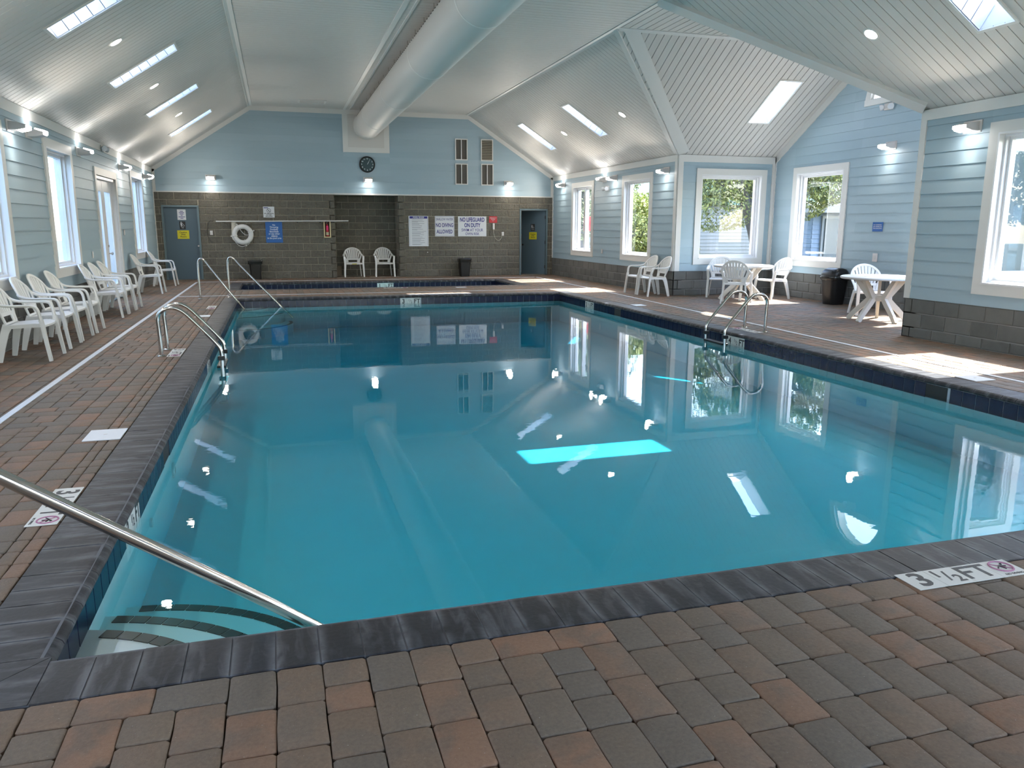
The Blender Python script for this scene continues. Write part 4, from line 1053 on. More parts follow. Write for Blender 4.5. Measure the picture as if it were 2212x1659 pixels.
text('Caution\nWet\nFloors', .062, Md1(-2.535, 1.268, .0066), FACE_Y, M_ink, o, bold=.001)
Ti = Tm.to_3x3()
def Md2(u, v, d): return tuple(Tm @ Vector((u, -d, v)))
rz2 = (PI / 2, 0, -math.radians(42))
o = plate('restroom_sign', Md2, -.50, 1.39, -.36, 1.61, M_dark, 'black restroom sign with figures on the half-open right door', th=.008)
figures(Md2, -.43, 1.52, .9, o); text('WOMEN', .025, Md2(-.43, 1.43, .0088), rz2, M_signw, o)
o = plate('caution_sign', Md2, -.56, 1.12, -.29, 1.35, M_yel, 'yellow Caution Wet Floors sign on the half-open right door')
text('Caution\nWet\nFloors', .055, Md2(-.425, 1.235, .0066), rz2, M_ink, o, bold=.001)

# ------------------------------------------------------------------ signs on the block wall
BO = .022
def bsign(name, x0, z0, x1, z1, mt, label, th=.006): return plate(name, Mb, x0, z0, x1, z1, mt, label, th=th, base_=BO)
def btext(o, s_, size, x, z, mt, **k): return text(s_, size, (x, D - BO - .0075, z), FACE_Y, mt, o, **k)
o = bsign('rules_sign', 3.876, .921, 4.482, 1.836, M_signw, 'tall white POOL RULES board with a navy header')
MB().prism(rect(3.905, 1.755, 4.453, 1.82), Mb, BO + .005, BO + .0065, back=True).make('header_band', M_navy, o)
btext(o, 'POOL RULES', .06, 4.18, 1.787, M_signw, bold=.002)
zz = 1.715
rnd = random.Random(3)
for i in range(14):
    for j in range(2 if i % 3 else 1):
        w_ = rnd.uniform(.30, .44) if j == 0 else rnd.uniform(.12, .3)
        MB().prism(rect(3.975, zz - .006, 3.975 + w_, zz + .004), Mb, BO + .0055, BO + .0063, back=True).make('small_print', mat('grey_ink', (.22, .24, .30), .6), o); zz -= .021
    zz -= .022
MB().prism(rect(3.90, .945, 3.905, 1.75), Mb, BO + .005, BO + .0063, back=True).make('border_line', M_navy, o); MB().prism(rect(4.453, .945, 4.458, 1.75), Mb, BO + .005, BO + .0063, back=True).make('border_line', M_navy, o)
o = bsign('no_diving_sign', 4.688, 1.218, 5.296, 1.838, M_signw, 'white SHALLOW WATER NO DIVING ALLOWED sign')
btext(o, 'SHALLOW WATER', .105, 4.99, 1.735, M_navy, sx=.60); btext(o, 'NO DIVING', .16, 4.99, 1.555, M_navy, sx=.66, bold=.003); btext(o, 'ALLOWED', .16, 4.99, 1.36, M_navy, sx=.66, bold=.003)
for r in (rect(4.705, 1.24, 4.71, 1.82), rect(5.274, 1.24, 5.279, 1.82), rect(4.705, 1.24, 5.279, 1.245), rect(4.705, 1.815, 5.279, 1.82)): MB().prism(r, Mb, BO + .005, BO + .0063, back=True).make('border_line', M_navy, o)
o = bsign('no_lifeguard_sign', 5.414, 1.221, 6.323, 1.833, M_signw, 'wide white NO LIFEGUARD ON DUTY sign in navy letters')
btext(o, 'NO LIFEGUARD', .175, 5.868, 1.725, M_navy, sx=.64, bold=.005); btext(o, 'ON DUTY', .17, 5.868, 1.555, M_navy, sx=.66, bold=.005); btext(o, 'SWIM AT YOUR', .125, 5.868, 1.41, M_navy, sx=.78, bold=.001); btext(o, 'OWN RISK', .115, 5.868, 1.295, M_navy, sx=.80, bold=.001)
o = bsign('emergency_phone_sign', 6.412, 1.64, 6.673, 1.838, M_red, 'small red emergency phone sign above the white handset')
btext(o, 'EMERGENCY\nPHONE\n911', .046, 6.542, 1.74, M_signw, sx=.85)
t = thing('wall_phone', 'white wall handset with curly cord below the red sign', 'phone')
MB().bbox(6.518, D - .075, 1.43, 6.582, D - .02, 1.625, .012).make('handset', M_fix, t)
MB().tube([(6.55 + .14 * (1 - math.cos(PI * i / 24)), D - .035, 1.43 - .26 * math.sin(PI * i / 24) + .0 - (.14) * i / 24) for i in range(25)], .006, 6).make('cord', M_rope, t, smooth=True)
def wplate(M, u, z, label, w_=.075, h_=.12, rocker=True, th=.008, b0=.0):
    o = MB().bevel_prism(rect(u - w_ / 2, z - h_ / 2, u + w_ / 2, z + h_ / 2), M, b0, b0 + th, .003).make('switch_plate', M_fix); tag(o, label, 'switch plate')
    if rocker: MB().bevel_prism(rect(u - .016, z - .033, u + .016, z + .033), M, b0 + .006, b0 + .014, .003).make('rocker', M_white, o)
wplate(Mb, 6.858, 1.30, 'white box where the phone cord ends', b0=.02); wplate(Mb, -1.782, 1.32, 'small white plate right of the left blue-grey door', b0=.02)
Ml = lambda u, v, d: MAPS['left'](u, v, d + .02); Mr = lambda u, v, d: MAPS['right'](u, v, d + .02); Mg = lambda u, v, d: MAPS['gable'](u, v, d + .02)
wplate(Ml, 15.93, .99, 'white switch plate on the left wall before the glazed doors'); wplate(Ml, 19.26, 1.365, 'white double switch plate on the left wall after the glazed doors')
wplate(Mr, 20.08, .87, 'white outlet plate between the two far right windows'); wplate(Mg, 12.56, .96, 'large white switch plate on the gable wall above the chair', .13, .16)
wplate(Mb, 4.446, .736, 'small round white button under the POOL RULES board', .03, .03, False, b0=.02)
o = bsign('no_smoking_sign', -.338, 1.757, -.026, 2.066, M_signw, 'square white NO SMOKING IN THIS BUILDING sign above the pole')
btext(o, 'NO SMOKING\nIN THIS\nBUILDING', .042, -.182, 1.83, M_ink, bold=.001)
MB().tube([(-.182 + .055 * math.cos(2 * PI * i / 24), D - BO - .008, 1.955 + .055 * math.sin(2 * PI * i / 24)) for i in range(24)], .005, 6, closed=True).add([(-.225, D - BO - .008, 1.99), (-.215, D - BO - .008, 1.997), (-.14, D - BO - .008, 1.92), (-.15, D - BO - .008, 1.913)], [(0, 1, 2, 3)]).box(-.21, D - BO - .009, 1.935, -.16, D - BO - .007, 1.945).make('no_smoking_symbol', M_ink, o)
MB().box(-.32, D - BO - .008, 2.02, -.20, D - BO - .0065, 2.04).make('small_print', M_navy, o)
o = bsign('no_throwing_sign', -.299, 1.04, .168, 1.645, M_signb, 'blue sign about not throwing balls, hung under the pole')
btext(o, 'No\nThrowing\nFootballs\nBeachballs\nor any other\nobjects\nin the pool area', .066, -.065, 1.355, M_pale, bold=.0015, sx=.92)
o = plate('no_smoking_sign', Mg, 12.43, 1.45, 12.70, 1.625, M_signb, 'small blue NO SMOKING OR VAPING sign on the gable wall', th=.005)
text('NO SMOKING\nOR VAPING IN\nTHIS BUILDING', .034, Mg(12.565, 1.54, .006), FACE_X, M_signw, o)
# rescue pole
t = thing('rescue_pole', 'long white aluminium rescue pole hung along the back wall', 'pole')
MB().tube([(-1.633, D - .135, 1.637), (2.068, D - .135, 1.672)], .018, 12).make('shaft', M_ring, t, smooth=True)
for x in (-1.40, .6, 1.25): MB().box(x - .012, D - .155, 1.605 + x * .0095, x + .012, D, 1.622 + x * .0095).make('hook', M_dark, t)
# life ring with rope
t = thing('life_ring', 'white ring buoy with grab rope on the block wall under the pole', 'life ring')
cx, cz, R_ = -.93, 1.272, .225
MB().tube([(cx + R_ * math.cos(2 * PI * i / 40), D - .10, cz + R_ * math.sin(2 * PI * i / 40)) for i in range(40)], .068, 16, closed=True).make('ring', M_ring, t, smooth=True)
for a in (.35, 1.35 + .7, 3.3, 4.95):
    mb = MB(); pts = [(cx + (R_ + .073 * math.cos(q)) * math.cos(a), D - .10 - .073 * math.sin(q), cz + (R_ + .073 * math.cos(q)) * math.sin(a)) for q in [2 * PI * i / 16 for i in range(16)]]
    mb.tube(pts, .011, 8, closed=True); mb.tube([(cx + (R_ + .06) * math.cos(a), D - .1, cz + (R_ + .06) * math.sin(a)), (cx + (R_ + .115) * math.cos(a), D - .1, cz + (R_ + .115) * math.sin(a))], .018, 8); mb.make('strap', M_ring, t, smooth=True)
def sag(a0, a1, sg, rr=.31):
    p0 = Vector((cx + rr * math.cos(a0), D - .12, cz + rr * math.sin(a0))); p1 = Vector((cx + rr * math.cos(a1), D - .12, cz + rr * math.sin(a1)))
    return [tuple(p0.lerp(p1, i / 14) + Vector((0, 0, -sg * math.sin(PI * i / 14)))) for i in range(15)]
for a0, a1, sg in ((.35, 4.95 - 2 * PI, .12), (4.95, 3.3, .14), (2.05, .35, .20), (2.05, 3.3, .0)): MB().tube(sag(a0, a1, sg), .008, 6).make('grab_rope', M_ring, t, smooth=True)
t = thing('throw_rope', 'coil of pale rope hung from the pole left of the ring buoy', 'rope')
for k_ in range(6):
    x = -1.215 + k_ * .018; MB().tube(smooth_path([(x, D - .09, 1.66), (x - .01 - .008 * k_, D - .10, 1.4), (x - .015, D - .105, 1.18 - .02 * k_), (x + .02, D - .11, 1.10 - .015 * k_), (x + .035, D - .10, 1.2), (x + .02, D - .095, 1.45), (x + .015, D - .09, 1.66)], 2), .007, 6).make('strand', M_rope, t, smooth=True)
MB().tube([(-1.20 + .02 * math.cos(2 * PI * i / 10) * 2.2, D - .11 + .02 * math.sin(2 * PI * i / 10), 1.19 + .004 * i) for i in range(24)], .008, 6).make('binding', M_rope, t, smooth=True)
o = tag(MB().tube([(-1.93 + .13 * math.cos(q), D - .03, 1.36 + .30 * math.sin(q)) for q in [PI / 2 + PI * i / 20 for i in range(21)]], .006, 6).make('hanging_wire', M_dark, smooth=True), 'thin dark wire bowed on the block wall right of the left door', 'wire'); o.location = (.17, 0, 0)
# extinguisher cabinet
t = thing('extinguisher_cabinet', 'cream-framed cabinet with a red extinguisher at the recess edge', 'fire extinguisher')
M_crm = mat('cream_frame', (.72, .60, .36), .5)
x0, x1, z0, z1 = 1.345, 1.547, 1.183, 1.68
for r in (rect(x0, z0, x0 + .032, z1), rect(x1 - .032, z0, x1, z1), rect(x0 + .032, z1 - .032, x1 - .032, z1), rect(x0 + .032, z0, x1 - .032, z0 + .032)): MB().bevel_prism(r, Mb, .0, .10, .006).make('cabinet_frame', M_crm, t)
MB().prism(rect(x0, z0, x1, z1), Mb, .0, .024, back=True).make('cabinet_back', mat('dark_red_lining', (.05, .008, .008), .6), t)
MB().lathe([(0, 0), (.038, 0), (.042, .01), (.042, .27), (.03, .31), (.014, .325), (.014, .35), (0, .35)], (1.446, D - .062, 1.225), 20).make('cylinder', mat('extinguisher_red', (.45, .01, .015), .3), t, smooth=True)
MB().lathe([(.0432, .03), (.0432, .12)], (1.446, D - .062, 1.225), 20, caps=False).make('data_label', mat('tan_label', (.5, .45, .3), .6), t)
MB().box(1.425, D - .112, 1.40, 1.47, D - .104, 1.53).make('inspection_tag', mat('pink_tag', (.75, .03, .22), .6), t)
mb = MB(); mb.tube([(1.446, D - .06, 1.57), (1.42, D - .07, 1.62), (1.48, D - .07, 1.635)], .007, 6); mb.make('handle', M_steel, t)

# ------------------------------------------------------------------ gable wall fittings (back wall)
o = plate('duct_surround', Mb, PANEL[0], PANEL[1], PANEL[2], 4.72, M_white, 'square white panel where the round duct meets the back wall', 'panel', th=.03)
MB().prism(rect(2.15, 3.79, 3.20, 4.70), Mb, .028, .036, back=True).make('inner_panel', M_ceil, o)
t = thing('air_duct', 'long round white air duct hanging under the middle ceiling', 'duct')
DX, DZ, DRad = 2.69, 4.40, .385
MB().tube([(DX, D - .03, DZ), (DX, YR + .05, DZ)], DRad, 48).make('duct_shell', M_duct, t, smooth=True)
for y in (23.9, 21.6, 17.8, 14.1, 10.4, 6.7, 3.0): MB().lathe([(DRad + .001, -.02), (DRad + .008, -.012), (DRad + .008, .012), (DRad + .001, .02)], (DX, y, DZ), 48, 'y', caps=False).make('seam_band', M_white, t, smooth=True)
sl = MB()
y = 23.5
while y > 2:
    a = math.radians(152); sl.box(DX + (DRad + .002) * math.cos(a) - .004, y, DZ + (DRad + .002) * math.sin(a) - .006, DX + (DRad + .002) * math.cos(a) + .004, y + .05, DZ + (DRad + .002) * math.sin(a) + .006); y -= .16
sl.make('slot_row', M_dark, t)['kind'] = 'stuff'
for i in range(28):
    y = 23.6 - i * .85; MB().tube([(DX - .22, y, DZ + .31), (DX - .22, y, ZT - .01)], .007, 6).make('hanger', M_steel, t)
t = thing('wall_clock', 'round black wall clock with white numerals, showing five past one', 'clock')
CX, CZ = 2.68, 3.312
MB().lathe([(0, -.03), (.20, -.03), (.212, -.05), (.232, -.045), (.235, -.02), (.235, 0), (0, 0)], (CX, D - .022, CZ), 40, 'y', caps=False).make('case', M_black, t, smooth=True)
MB().lathe([(0, -.034), (.198, -.034)], (CX, D - .022, CZ), 40, 'y', caps=False).make('dial', M_glassdark, t); dial = t.children[-1] if t.children else t
for q_ in t.children:
    if q_.name.startswith('dial'): dial = q_
for h_ in range(1, 13):
    a = PI / 2 - 2 * PI * h_ / 12; text(str(h_), .052, (CX + .163 * math.cos(a), D - .0575, CZ + .163 * math.sin(a)), FACE_Y, M_signw, dial, 'numeral', bold=.0015)
def hand(a, ln, w_): MB().tube([(CX, D - .060, CZ), (CX + ln * math.sin(a), D - .060, CZ + ln * math.cos(a))], w_, 5).make('hand', M_signw, dial)
hand(math.radians(33), .08, .005); hand(math.radians(30), .135, .003)
vg = 'louvred vents on the upper back wall'
M_scr = mat('dark_vent_mesh', (.10, .095, .085), .8); M_lou = mat('tan_louvre', (.42, .39, .31), .6)
def vent(x0, z0, x1, z1, label, louv=False):
    t = thing('wall_vent', label, 'vent', group=vg); f = .028
    mb = MB()
    for r in (rect(x0, z0, x0 + f, z1), rect(x1 - f, z0, x1, z1), rect(x0 + f, z1 - f, x1 - f, z1), rect(x0 + f, z0, x1 - f, z0 + f)): mb.prism(r, Mb, 0, .045, back=True)
    mb.make('vent_frame', M_white, t)
    MB().prism(rect(x0 + .01, z0 + .01, x1 - .01, z1 - .01), Mb, .0, .024, back=True).make('mesh_panel', M_scr, t)
    if louv:
        for i in range(12): z = z0 + f + (z1 - z0 - 2 * f) * (i + .5) / 12; MB().prism(rect(x0 + f, z - .014, x1 - f, z + .008), Mb, .024, lambda u, v, z=z: .045 if v < z - .005 else .032, back=True).make('louvre', M_lou, t)
    else: MB().prism(rect((x0 + x1) / 2 - .012, z0 + f, (x0 + x1) / 2 + .012, z1 - f), Mb, .0, .042, back=True).make('divider', M_white, t)
vent(5.345, 3.51, 5.735, 4.14, 'upper left of the four vents high on the back wall'); vent(5.345, 2.785, 5.735, 3.41, 'lower left of the four vents high on the back wall')
vent(6.155, 3.505, 6.54, 4.15, 'upper right of the four vents, with tan louvre blades', True); vent(6.16, 2.775, 6.55, 3.42, 'lower right of the four vents high on the back wall')
t = thing('ceiling_vent', 'flush rectangular vent in the middle ceiling left of the duct', 'vent')
mb = MB()
for r in (rect(22.65, .74, 22.70, 1.48), rect(23.15, .74, 23.20, 1.48), rect(22.70, .74, 23.15, .79), rect(22.70, 1.43, 23.15, 1.48)): mb.prism(r, MF, 0, .02, back=True)
mb.make('vent_frame', M_white, t); MB().prism(rect(22.70, .79, 23.15, 1.43), MF, .0, .006, back=True).make('vent_panel', M_duct, t)

# ------------------------------------------------------------------ sconces (swivel wall lamps) and emergency lights
def lamp_light(kind, energy, loc, target, name, size=.08, spot=70, blend=.6, col=(1, .885, .75)):
    l = bpy.data.lights.new(name, kind); l.energy = energy; l.color = col
    if kind == 'SPOT': l.spot_size = math.radians(spot); l.spot_blend = blend; l.shadow_soft_size = size
    elif kind == 'AREA': l.shape = 'DISK'; l.size = size
    else: l.shadow_soft_size = size
    o = bpy.data.objects.new(name, l); COL.objects.link(o); o.location = loc
    o.rotation_euler = (Vector(target) - Vector(loc)).to_track_quat('-Z', 'Y').to_euler()
    return o
def sconce(M, u, z, mode, label, big=False):
    """wedge-shaped lamp: back plate, body, head(s) with lit lens"""
    t = thing('wall_lamp', label, 'wall lamp', group='white swivel wall lamps')
    w_ = .14; MB().bevel_prism(rect(u - w_, z - .075, u + w_, z + .075), M, .0, .03, .008).make('back_plate', M_fix, t)
    mb = MB(); sec = [(-.055, .03), (.055, .03), (.045, .13), (.015, .23), (-.03, .23), (-.05, .14)]
    vs = [M(u - .11, z + a, d) for a, d in sec] + [M(u + .11, z + a, d) for a, d in sec]; n = 6
    mb.add(vs, [(i, (i + 1) % n, n + (i + 1) % n, n + i) for i in range(n)] + [tuple(range(n)), tuple(range(n, 2 * n))]); mb.make('body', M_fix, t)
    MB().prism(rect(u - .012, z - .018, u + .012, z + .012), lambda a, b_, d: M(a, b_, d), .03, .034, back=True).make('indicator', M_dark, t)
    if 'd' in mode:
        mb = MB(); vs = [M(u - .085, z - .052, .13), M(u + .085, z - .052, .13), M(u + .085, z - .032, .225), M(u - .085, z - .032, .225)]; vs2 = [M(u - .085, z - .066, .135), M(u + .085, z - .066, .135), M(u + .085, z - .046, .225), M(u - .085, z - .046, .225)]
        mb.add(vs + vs2, [(4, 5, 6, 7), (0, 1, 5, 4), (1, 2, 6, 5), (2, 3, 7, 6), (3, 0, 4, 7)]); mb.make('lens', M_lens, t)
        q = lamp_light('SPOT', SCONCE_DOWN, M(u, z - .09, .17), M(u, z - 1.0, .06), 'lamp_beam', .04, 75, .8)
    if 'u' in mode:
        mb = MB(); vs = [M(u - .085, z + .05, .12), M(u + .085, z + .05, .12), M(u + .085, z + .02, .235), M(u - .085, z + .02, .235)]; vs2 = [M(u - .085, z + .064, .13), M(u + .085, z + .064, .13), M(u + .085, z + .034, .245), M(u - .085, z + .034, .245)]
        mb.add(vs + vs2, [(4, 5, 6, 7), (0, 1, 5, 4), (1, 2, 6, 5), (2, 3, 7, 6), (3, 0, 4, 7)]); mb.make('lens', M_lens, t)
        q = lamp_light('SPOT', SCONCE_UP, M(u, z + .085, .19), M(u, z + .46, 1.05), 'lamp_beam', .03, 58, 1.0)
    mb = MB(); mb.bbox(-.075, -.026, 0, .075, .026, .016, .008); mb.v = [M(u + a, z - .004 + b_ + (.012 if 'u' in mode else -.012), .236 + c_) for a, b_, c_ in mb.v]; mb.make('lens', M_lens, t)
    lamp_light('AREA', SCONCE_FILL, M(u, z + .02, .27), M(u, z - .15, 1.3), 'ambient_fill', .18)  # added disc light in front of the lamp, fills the room with ambient light
    return t
ml, mr, mg, mbk = MAPS['left'], MAPS['right'], MAPS['gable'], MAPS['back']
for u, md, lb in ((11.90, 'd', 'white wall lamp pointing down, nearest on the left wall'), (12.70, 'u', 'white wall lamp pointing up beside the first one, above the left window'), (15.60, 'u', 'white wall lamp pointing up between window and glazed doors'),
                  (19.42, 'ud', 'white twin wall lamp between the glazed doors and the far left window'), (22.75, 'ud', 'white twin wall lamp in the far left corner'),
                  (8.6, 'ud', 'white wall lamp on the left wall outside the left edge of view'), (5.2, 'ud', 'white wall lamp further back on the left wall'), (1.6, 'ud', 'white wall lamp on the left wall near the rear wall')): sconce(ml, u, 2.76, md, lb)
for u, md, lb in ((23.22, 'ud', 'white twin wall lamp in the far right corner by the door'), (20.02, 'u', 'left of the two white wall lamps between the far right windows'), (19.34, 'd', 'right of the two white wall lamps between the far right windows'),
                  (16.49, 'd', 'white wall lamp above the paired chairs by the bay corner'), (8.25, 'd', 'white wall lamp on the near right wall beside the big window'), (5.2, 'ud', 'white wall lamp on the right wall past the big window'), (1.6, 'ud', 'white wall lamp on the right wall near the rear wall')): sconce(mr, u, 2.77, md, lb)
sconce(mg, 12.42, 3.01, 'd', 'white wall lamp high on the blue gable wall')
for x, lb in ((-1.70, 'white wall lamp on the back wall above the ring buoy side'), (2.69, 'white wall lamp under the wall clock'), (7.04, 'white wall lamp on the back wall right of the vents')): sconce(mbk, x, 2.85 if x != 2.69 else 2.87, 'd', lb)
def emergency(M, u, z, label):
    t = thing('emergency_light', label, 'emergency light', group='twin-head emergency lights')
    MB().bevel_prism(rect(u - .10, z - .06, u + .10, z + .06), M, 0, .06, .02).make('housing', M_fix, t)
    for s_ in (-1, 1):
        c0 = Vector(M(u + s_ * .085, z, .06)); dr = (Vector(M(u + s_ * .25, z - .05, .2)) - c0).normalized()
        MB().tube([c0, c0 + dr * .03, c0 + dr * .07], [.03, .05, .055], 16).make('head', M_signw, t, smooth=True)
emergency(ml, 17.62, 3.0, 'twin-head emergency light above the glazed doors'); emergency(mr, 19.82, 2.53, 'twin-head emergency light under the far right wall lamps'); emergency(mg, 12.56, 3.72, 'twin-head emergency light under the arched window')
# recessed downlights
def downlight(M, u, v, label):
    t = thing('downlight', label, 'downlight', group='recessed ceiling downlights')
    c = Vector(M(u, v, .0)); n = (Vector(M(u, v, 1.0)) - c).normalized(); x = Vector((0, 1, 0)) if abs(n.y) < .5 else Vector((1, 0, 0)); y = n.cross(x).normalized(); x = y.cross(n)
    def rg(r, d): return [tuple(c + x * r * math.cos(2 * PI * i / 28) + y * r * math.sin(2 * PI * i / 28) + n * d) for i in range(28)]
    loft(MB(), [rg(.105, .0), rg(.102, .008), rg(.083, .010), rg(.080, .002)], False).make('trim_ring', M_white, t, smooth=True)
    MB().add(rg(.083, .004), [tuple(range(28))]).make('lens', M_lens, t)
    lamp_light('SPOT', DOWNLIGHT, tuple(c + n * .03), tuple(c + n * .03 + Vector((n.x * .3, n.y * .3, -1))), 'lamp_beam', .07, 150, 1.0)
for y, lb in ((12.25, 'nearest visible recessed downlight in the left slope'), (15.75, 'middle visible recessed downlight in the left slope'), (19.45, 'farthest recessed downlight in the left slope'), (8.8, 'recessed downlight in the left slope above the frame edge'), (5.3, 'recessed downlight in the left slope behind the view'), (1.8, 'recessed downlight in the left slope near the rear wall')): downlight(MLs, y, vz(3.93, LL), lb)
for y, lb in ((8.73, 'recessed downlight in the near right slope beside the skylight'), (16.2, 'recessed downlight in the right slope beside the bay valley'), (19.8, 'recessed downlight in the right slope between its two skylights'), (5.3, 'recessed downlight in the right slope out of view'), (1.8, 'recessed downlight in the right slope near the rear wall')): downlight(MRs, y, vz(3.89, LR), lb)

# ------------------------------------------------------------------ glazed double doors in the left wall
d3 = sempty('door_3'); a, _, e, zt = DOOR_L
for r in (rect(a, 0, a + .13, zt), rect(e - .13, 0, e, zt), rect(a + .13, zt - .14, e - .13, zt)): MB().prism(r, ml, 0, .034, back=True).make('casing', M_white, d3)
mb = MB()
for r in (rect(a + .1, 0, a + .16, zt - .12), rect(e - .16, 0, e - .1, zt - .12), rect(a + .1, zt - .2, e - .1, zt - .12)): mb.prism(r, ml, -.22, .0, back=True)
mb.make('jamb', M_vinyl, d3)
mid = (a + e) / 2
for (p0, p1) in ((a + .16, mid - .004), (mid + .004, e - .16)):
    mb = MB()
    for r in (rect(p0, .02, p0 + .16, zt - .2), rect(p1 - .16, .02, p1, zt - .2), rect(p0 + .16, zt - .42, p1 - .16, zt - .2), rect(p0 + .16, .02, p1 - .16, .30)): mb.prism(r, ml, -.12, -.07, back=True)
    mb.make('door_leaf', M_vinyl, d3); MB().prism(rect(p0 + .15, .29, p1 - .15, zt - .41), ml, -.10, -.094, back=True).make('pane', M_glass, d3)
MB().lathe([(0, 0), (.012, 0), (.012, .04), (.03, .05), (.03, .075), (0, .085)], (XL - .07, mid + .09, .95), 16, 'x', caps=False).make('door_knob', M_steel, d3, smooth=True)
MB().lathe([(0, 0), (.025, 0), (.025, .02), (0, .02)], (XL - .07, mid + .09, 1.10), 16, 'x', caps=False).make('deadbolt', M_steel, d3)

# ------------------------------------------------------------------ outdoors
g = MB()
for p in minus([rect(-60, -60, 90, 110)], [(XL - .05, YR - .05, XR + .05, D + 2)]): g.prism(p, MZ, -.6, -.32, back=True)
g = struct(g.make('ground', M_grass))
g['label'] = 'grass ground outside the building'
pth = struct(MB().box(11.5, -10, -.32, 14.5, 40, -.28).make('concrete_walk', mat('pale_concrete', (.20, .195, .18), .9)))
def tree(x, y, h, crown, label, mt=M_leaf, n=9000, trunk=.22, lean=(.3, .2), group='trees outside the windows'):
    t = thing('live_oak', label, 'tree', (x, y, -.32), group=group); rnd = random.Random(int(x * 31 + y * 17))
    top = Vector((lean[0], lean[1], h * .55))
    MB().tube(smooth_path([(0, 0, 0), (lean[0] * .3, lean[1] * .3, h * .25), top], 2), [trunk * (1.25 - .5 * i / 11) for i in range(12)][:len(smooth_path([(0, 0, 0), (1, 1, 1), (2, 2, 2)], 2))], 12).make('trunk', M_bark, t, smooth=True)
    for k_ in range(7):
        a = rnd.uniform(0, 2 * PI); r = rnd.uniform(.6, .95); b0 = Vector((lean[0] * .4, lean[1] * .4, h * rnd.uniform(.25, .5))); b1 = Vector((crown[0] * r * math.cos(a), crown[0] * r * math.sin(a), h * rnd.uniform(.55, .9)))
        pp = smooth_path([b0, b0.lerp(b1, .4) + Vector((0, 0, -.2)), b1], 2); MB().tube(pp, [trunk * .5 * (1 - .8 * i / len(pp)) for i in range(len(pp))], 7).make('branch', M_bark, t, smooth=True)
    mb = MB(); blobs = [(Vector((rnd.uniform(-1, 1) * crown[0] * .7, rnd.uniform(-1, 1) * crown[0] * .7, crown[2] + rnd.uniform(-1, 1) * crown[1] * .6)), rnd.uniform(.3, .5) * crown[0]) for _ in range(22)]
    for i in range(n):
        c, r = rnd.choice(blobs); v = Vector((rnd.gauss(0, 1), rnd.gauss(0, 1), rnd.gauss(0, 1))).normalized() * r * rnd.uniform(.7, 1) ** .5; p_ = c + Vector((v.x, v.y, v.z * crown[1] / crown[0] * .9))
        if p_.z < .15: continue
        s_ = rnd.uniform(.035, .08); a = Vector((rnd.gauss(0, 1), rnd.gauss(0, 1), rnd.gauss(0, 1))).normalized(); b_ = a.cross(Vector((rnd.gauss(0, 1), rnd.gauss(0, 1), rnd.gauss(0, 1)))).normalized()
        mb.add([p_ - a * s_, p_ + b_ * s_ * .45, p_ + a * s_, p_ - b_ * s_ * .45], [(0, 1, 2, 3)])
    o = mb.make('foliage', mt, t); o['kind'] = 'stuff'
tree(14.9, 21.8, 6.0, (2.7, 1.7, 3.4), 'big live oak seen through the bay window, with forked grey trunk', trunk=.27, lean=(-.9, .3), n=42000)
tree(12.0, 30.6, 6.5, (2.9, 2.6, 3.0), 'dense green oak seen through the farthest right window', n=22000)
tree(11.9, 25.4, 3.6, (1.7, 1.6, 1.7), 'yellow-green shrubby tree seen through the second far window', mt=M_leaf2, n=22000, trunk=.1)
tree(26.5, 37.5, 9.5, (5.0, 2.6, 5.8), 'oak crown behind the blue outbuilding', n=12000)
tree(27.0, 21.0, 8.5, (4.5, 2.6, 5.2), 'oak beyond the gable window, right of the outbuilding', n=9000)
tree(15.2, 5.5, 5.2, (2.2, 1.4, 3.0), 'leafy tree seen through the big near right window', n=9000, mt=M_leaf)
tree(20.0, 15.5, 6.5, (2.6, 1.7, 3.2), 'leafy tree outside the near right window, further out', n=9000)
def clap(parent, M, u0, u1, z0, z1, mt, step=.16):
    z = z0
    while z < z1 - .01:
        MB().prism(rect(u0, z, u1, min(z + step, z1)), M, 0, lambda u, v, z=z: .03 - .02 * (v - z) / step, back=True).make('siding_board', mt, parent); z += step
t = thing('cream_house', 'cream clapboard house with a white door beyond the oak', 'house')
MB().box(15.6, 33, -.32, 21.6, 39, 2.6).make('walls', M_cream, t); clap(t, lambda u, v, d: (u, 33 - d, v), 15.6, 21.6, -.3, 2.6, M_cream)
MB().add([(15.2, 32.6, 2.55), (22.0, 32.6, 2.55), (18.6, 32.6, 4.2), (15.2, 39.4, 2.55), (22.0, 39.4, 2.55), (18.6, 39.4, 4.2)], [(0, 1, 2), (3, 5, 4), (0, 3, 4, 1), (0, 2, 5, 3), (1, 4, 5, 2)]).make('roof', M_groof, t)
MB().add([(15.3, 32.7, 2.6), (21.9, 32.7, 2.6), (18.6, 32.7, 4.1)], [(0, 1, 2)]).make('gable_end', M_cream, t)
MB().box(17.0, 32.90, -.3, 18.2, 33, 2.0).make('door', M_outwhite, t); MB().box(17.2, 32.86, .55, 18.0, 32.9, 1.8).make('door_glass', M_hdark, t)
t = thing('blue_outbuilding', 'blue outbuilding with green shingle roof seen through the gable window', 'house')
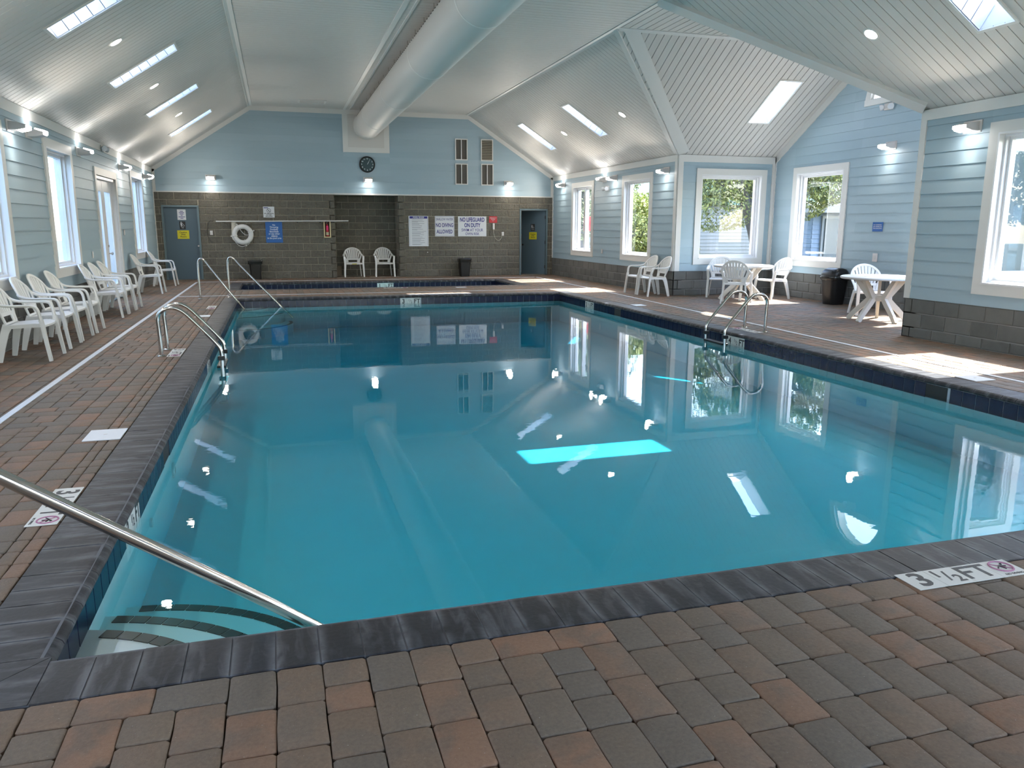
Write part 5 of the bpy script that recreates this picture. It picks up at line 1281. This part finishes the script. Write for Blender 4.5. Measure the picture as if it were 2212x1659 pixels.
MB().box(18.4, 24.3, -.32, 24.0, 26.4, 2.1).make('walls', M_hblue, t); clap(t, lambda u, v, d: (18.4 - d, u, v), 24.3, 26.4, -.3, 2.1, M_hblue); clap(t, lambda u, v, d: (u, 24.3 - d, v), 18.4, 24.0, -.3, 2.1, M_hblue)
MB().add([(17.9, 23.8, 2.3), (24.6, 23.8, 2.3), (24.6, 26.9, 2.3), (17.9, 26.9, 2.3), (20.2, 25.35, 3.6), (22.4, 25.35, 3.6)], [(0, 1, 5, 4), (1, 2, 5), (2, 3, 4, 5), (3, 0, 4), (0, 3, 2, 1)]).make('roof', M_groof, t)
MB().box(17.88, 23.78, 2.05, 24.62, 26.92, 2.31).make('fascia', M_outwhite, t)
MB().box(18.75, 24.2, -.3, 20.0, 24.27, 1.95).make('window_frame', M_outwhite, t); MB().box(18.85, 24.15, .1, 19.9, 24.2, 1.85).make('screen', M_hdark, t)
MB().box(19.3, 25.1, 2.7, 19.5, 25.3, 3.5).make('vent_pipe', M_outwhite, t)
t = thing('condenser_unit', 'grey air conditioning unit beside the blue outbuilding', 'air conditioner', (17.75, 24.9, -.32))
MB().bbox(-.35, -.35, 0, .35, .35, .9, .02).make('case', mat('grey_metal_case', (.16, .155, .15), .6), t); MB().lathe([(.0, .9), (.28, .9), (.28, .92), (0, .92)], (0, 0, 0), 20, caps=False).make('fan_grille', M_outwhite, t)
for i in range(8): MB().box(-.36, -.3, .12 + i * .09, -.345, .3, .15 + i * .09).make('louvre', M_dark, t)
t = thing('red_sign', 'small red sign post seen through the farthest right window', 'sign', (10.5, 26.0, -.32))
MB().tube([(0, 0, 0), (0, 0, 1.72)], .03, 8).make('post', M_white, t); MB().box(-.18, -.02, 1.70, .18, .02, 2.2).make('panel', mat('red_panel', (.8, .05, .04), .5), t)
# screened porch outside the left wall
pw = thing('side_porch', 'pale blue porch wall with white posts outside the left windows', 'porch')
MB().box(-6.6, -4, -.32, -6.5, 27, 3.4).make('porch_wall', M_porch, pw)
for i in range(11): MB().bbox(-6.5, -2.5 + i * 2.7, -.32, -6.38, -2.38 + i * 2.7, 3.4, .01).make('post', M_outwhite, pw)
MB().box(-6.5, -4, .8, -6.4, 27, .9).make('porch_rail', M_outwhite, pw)
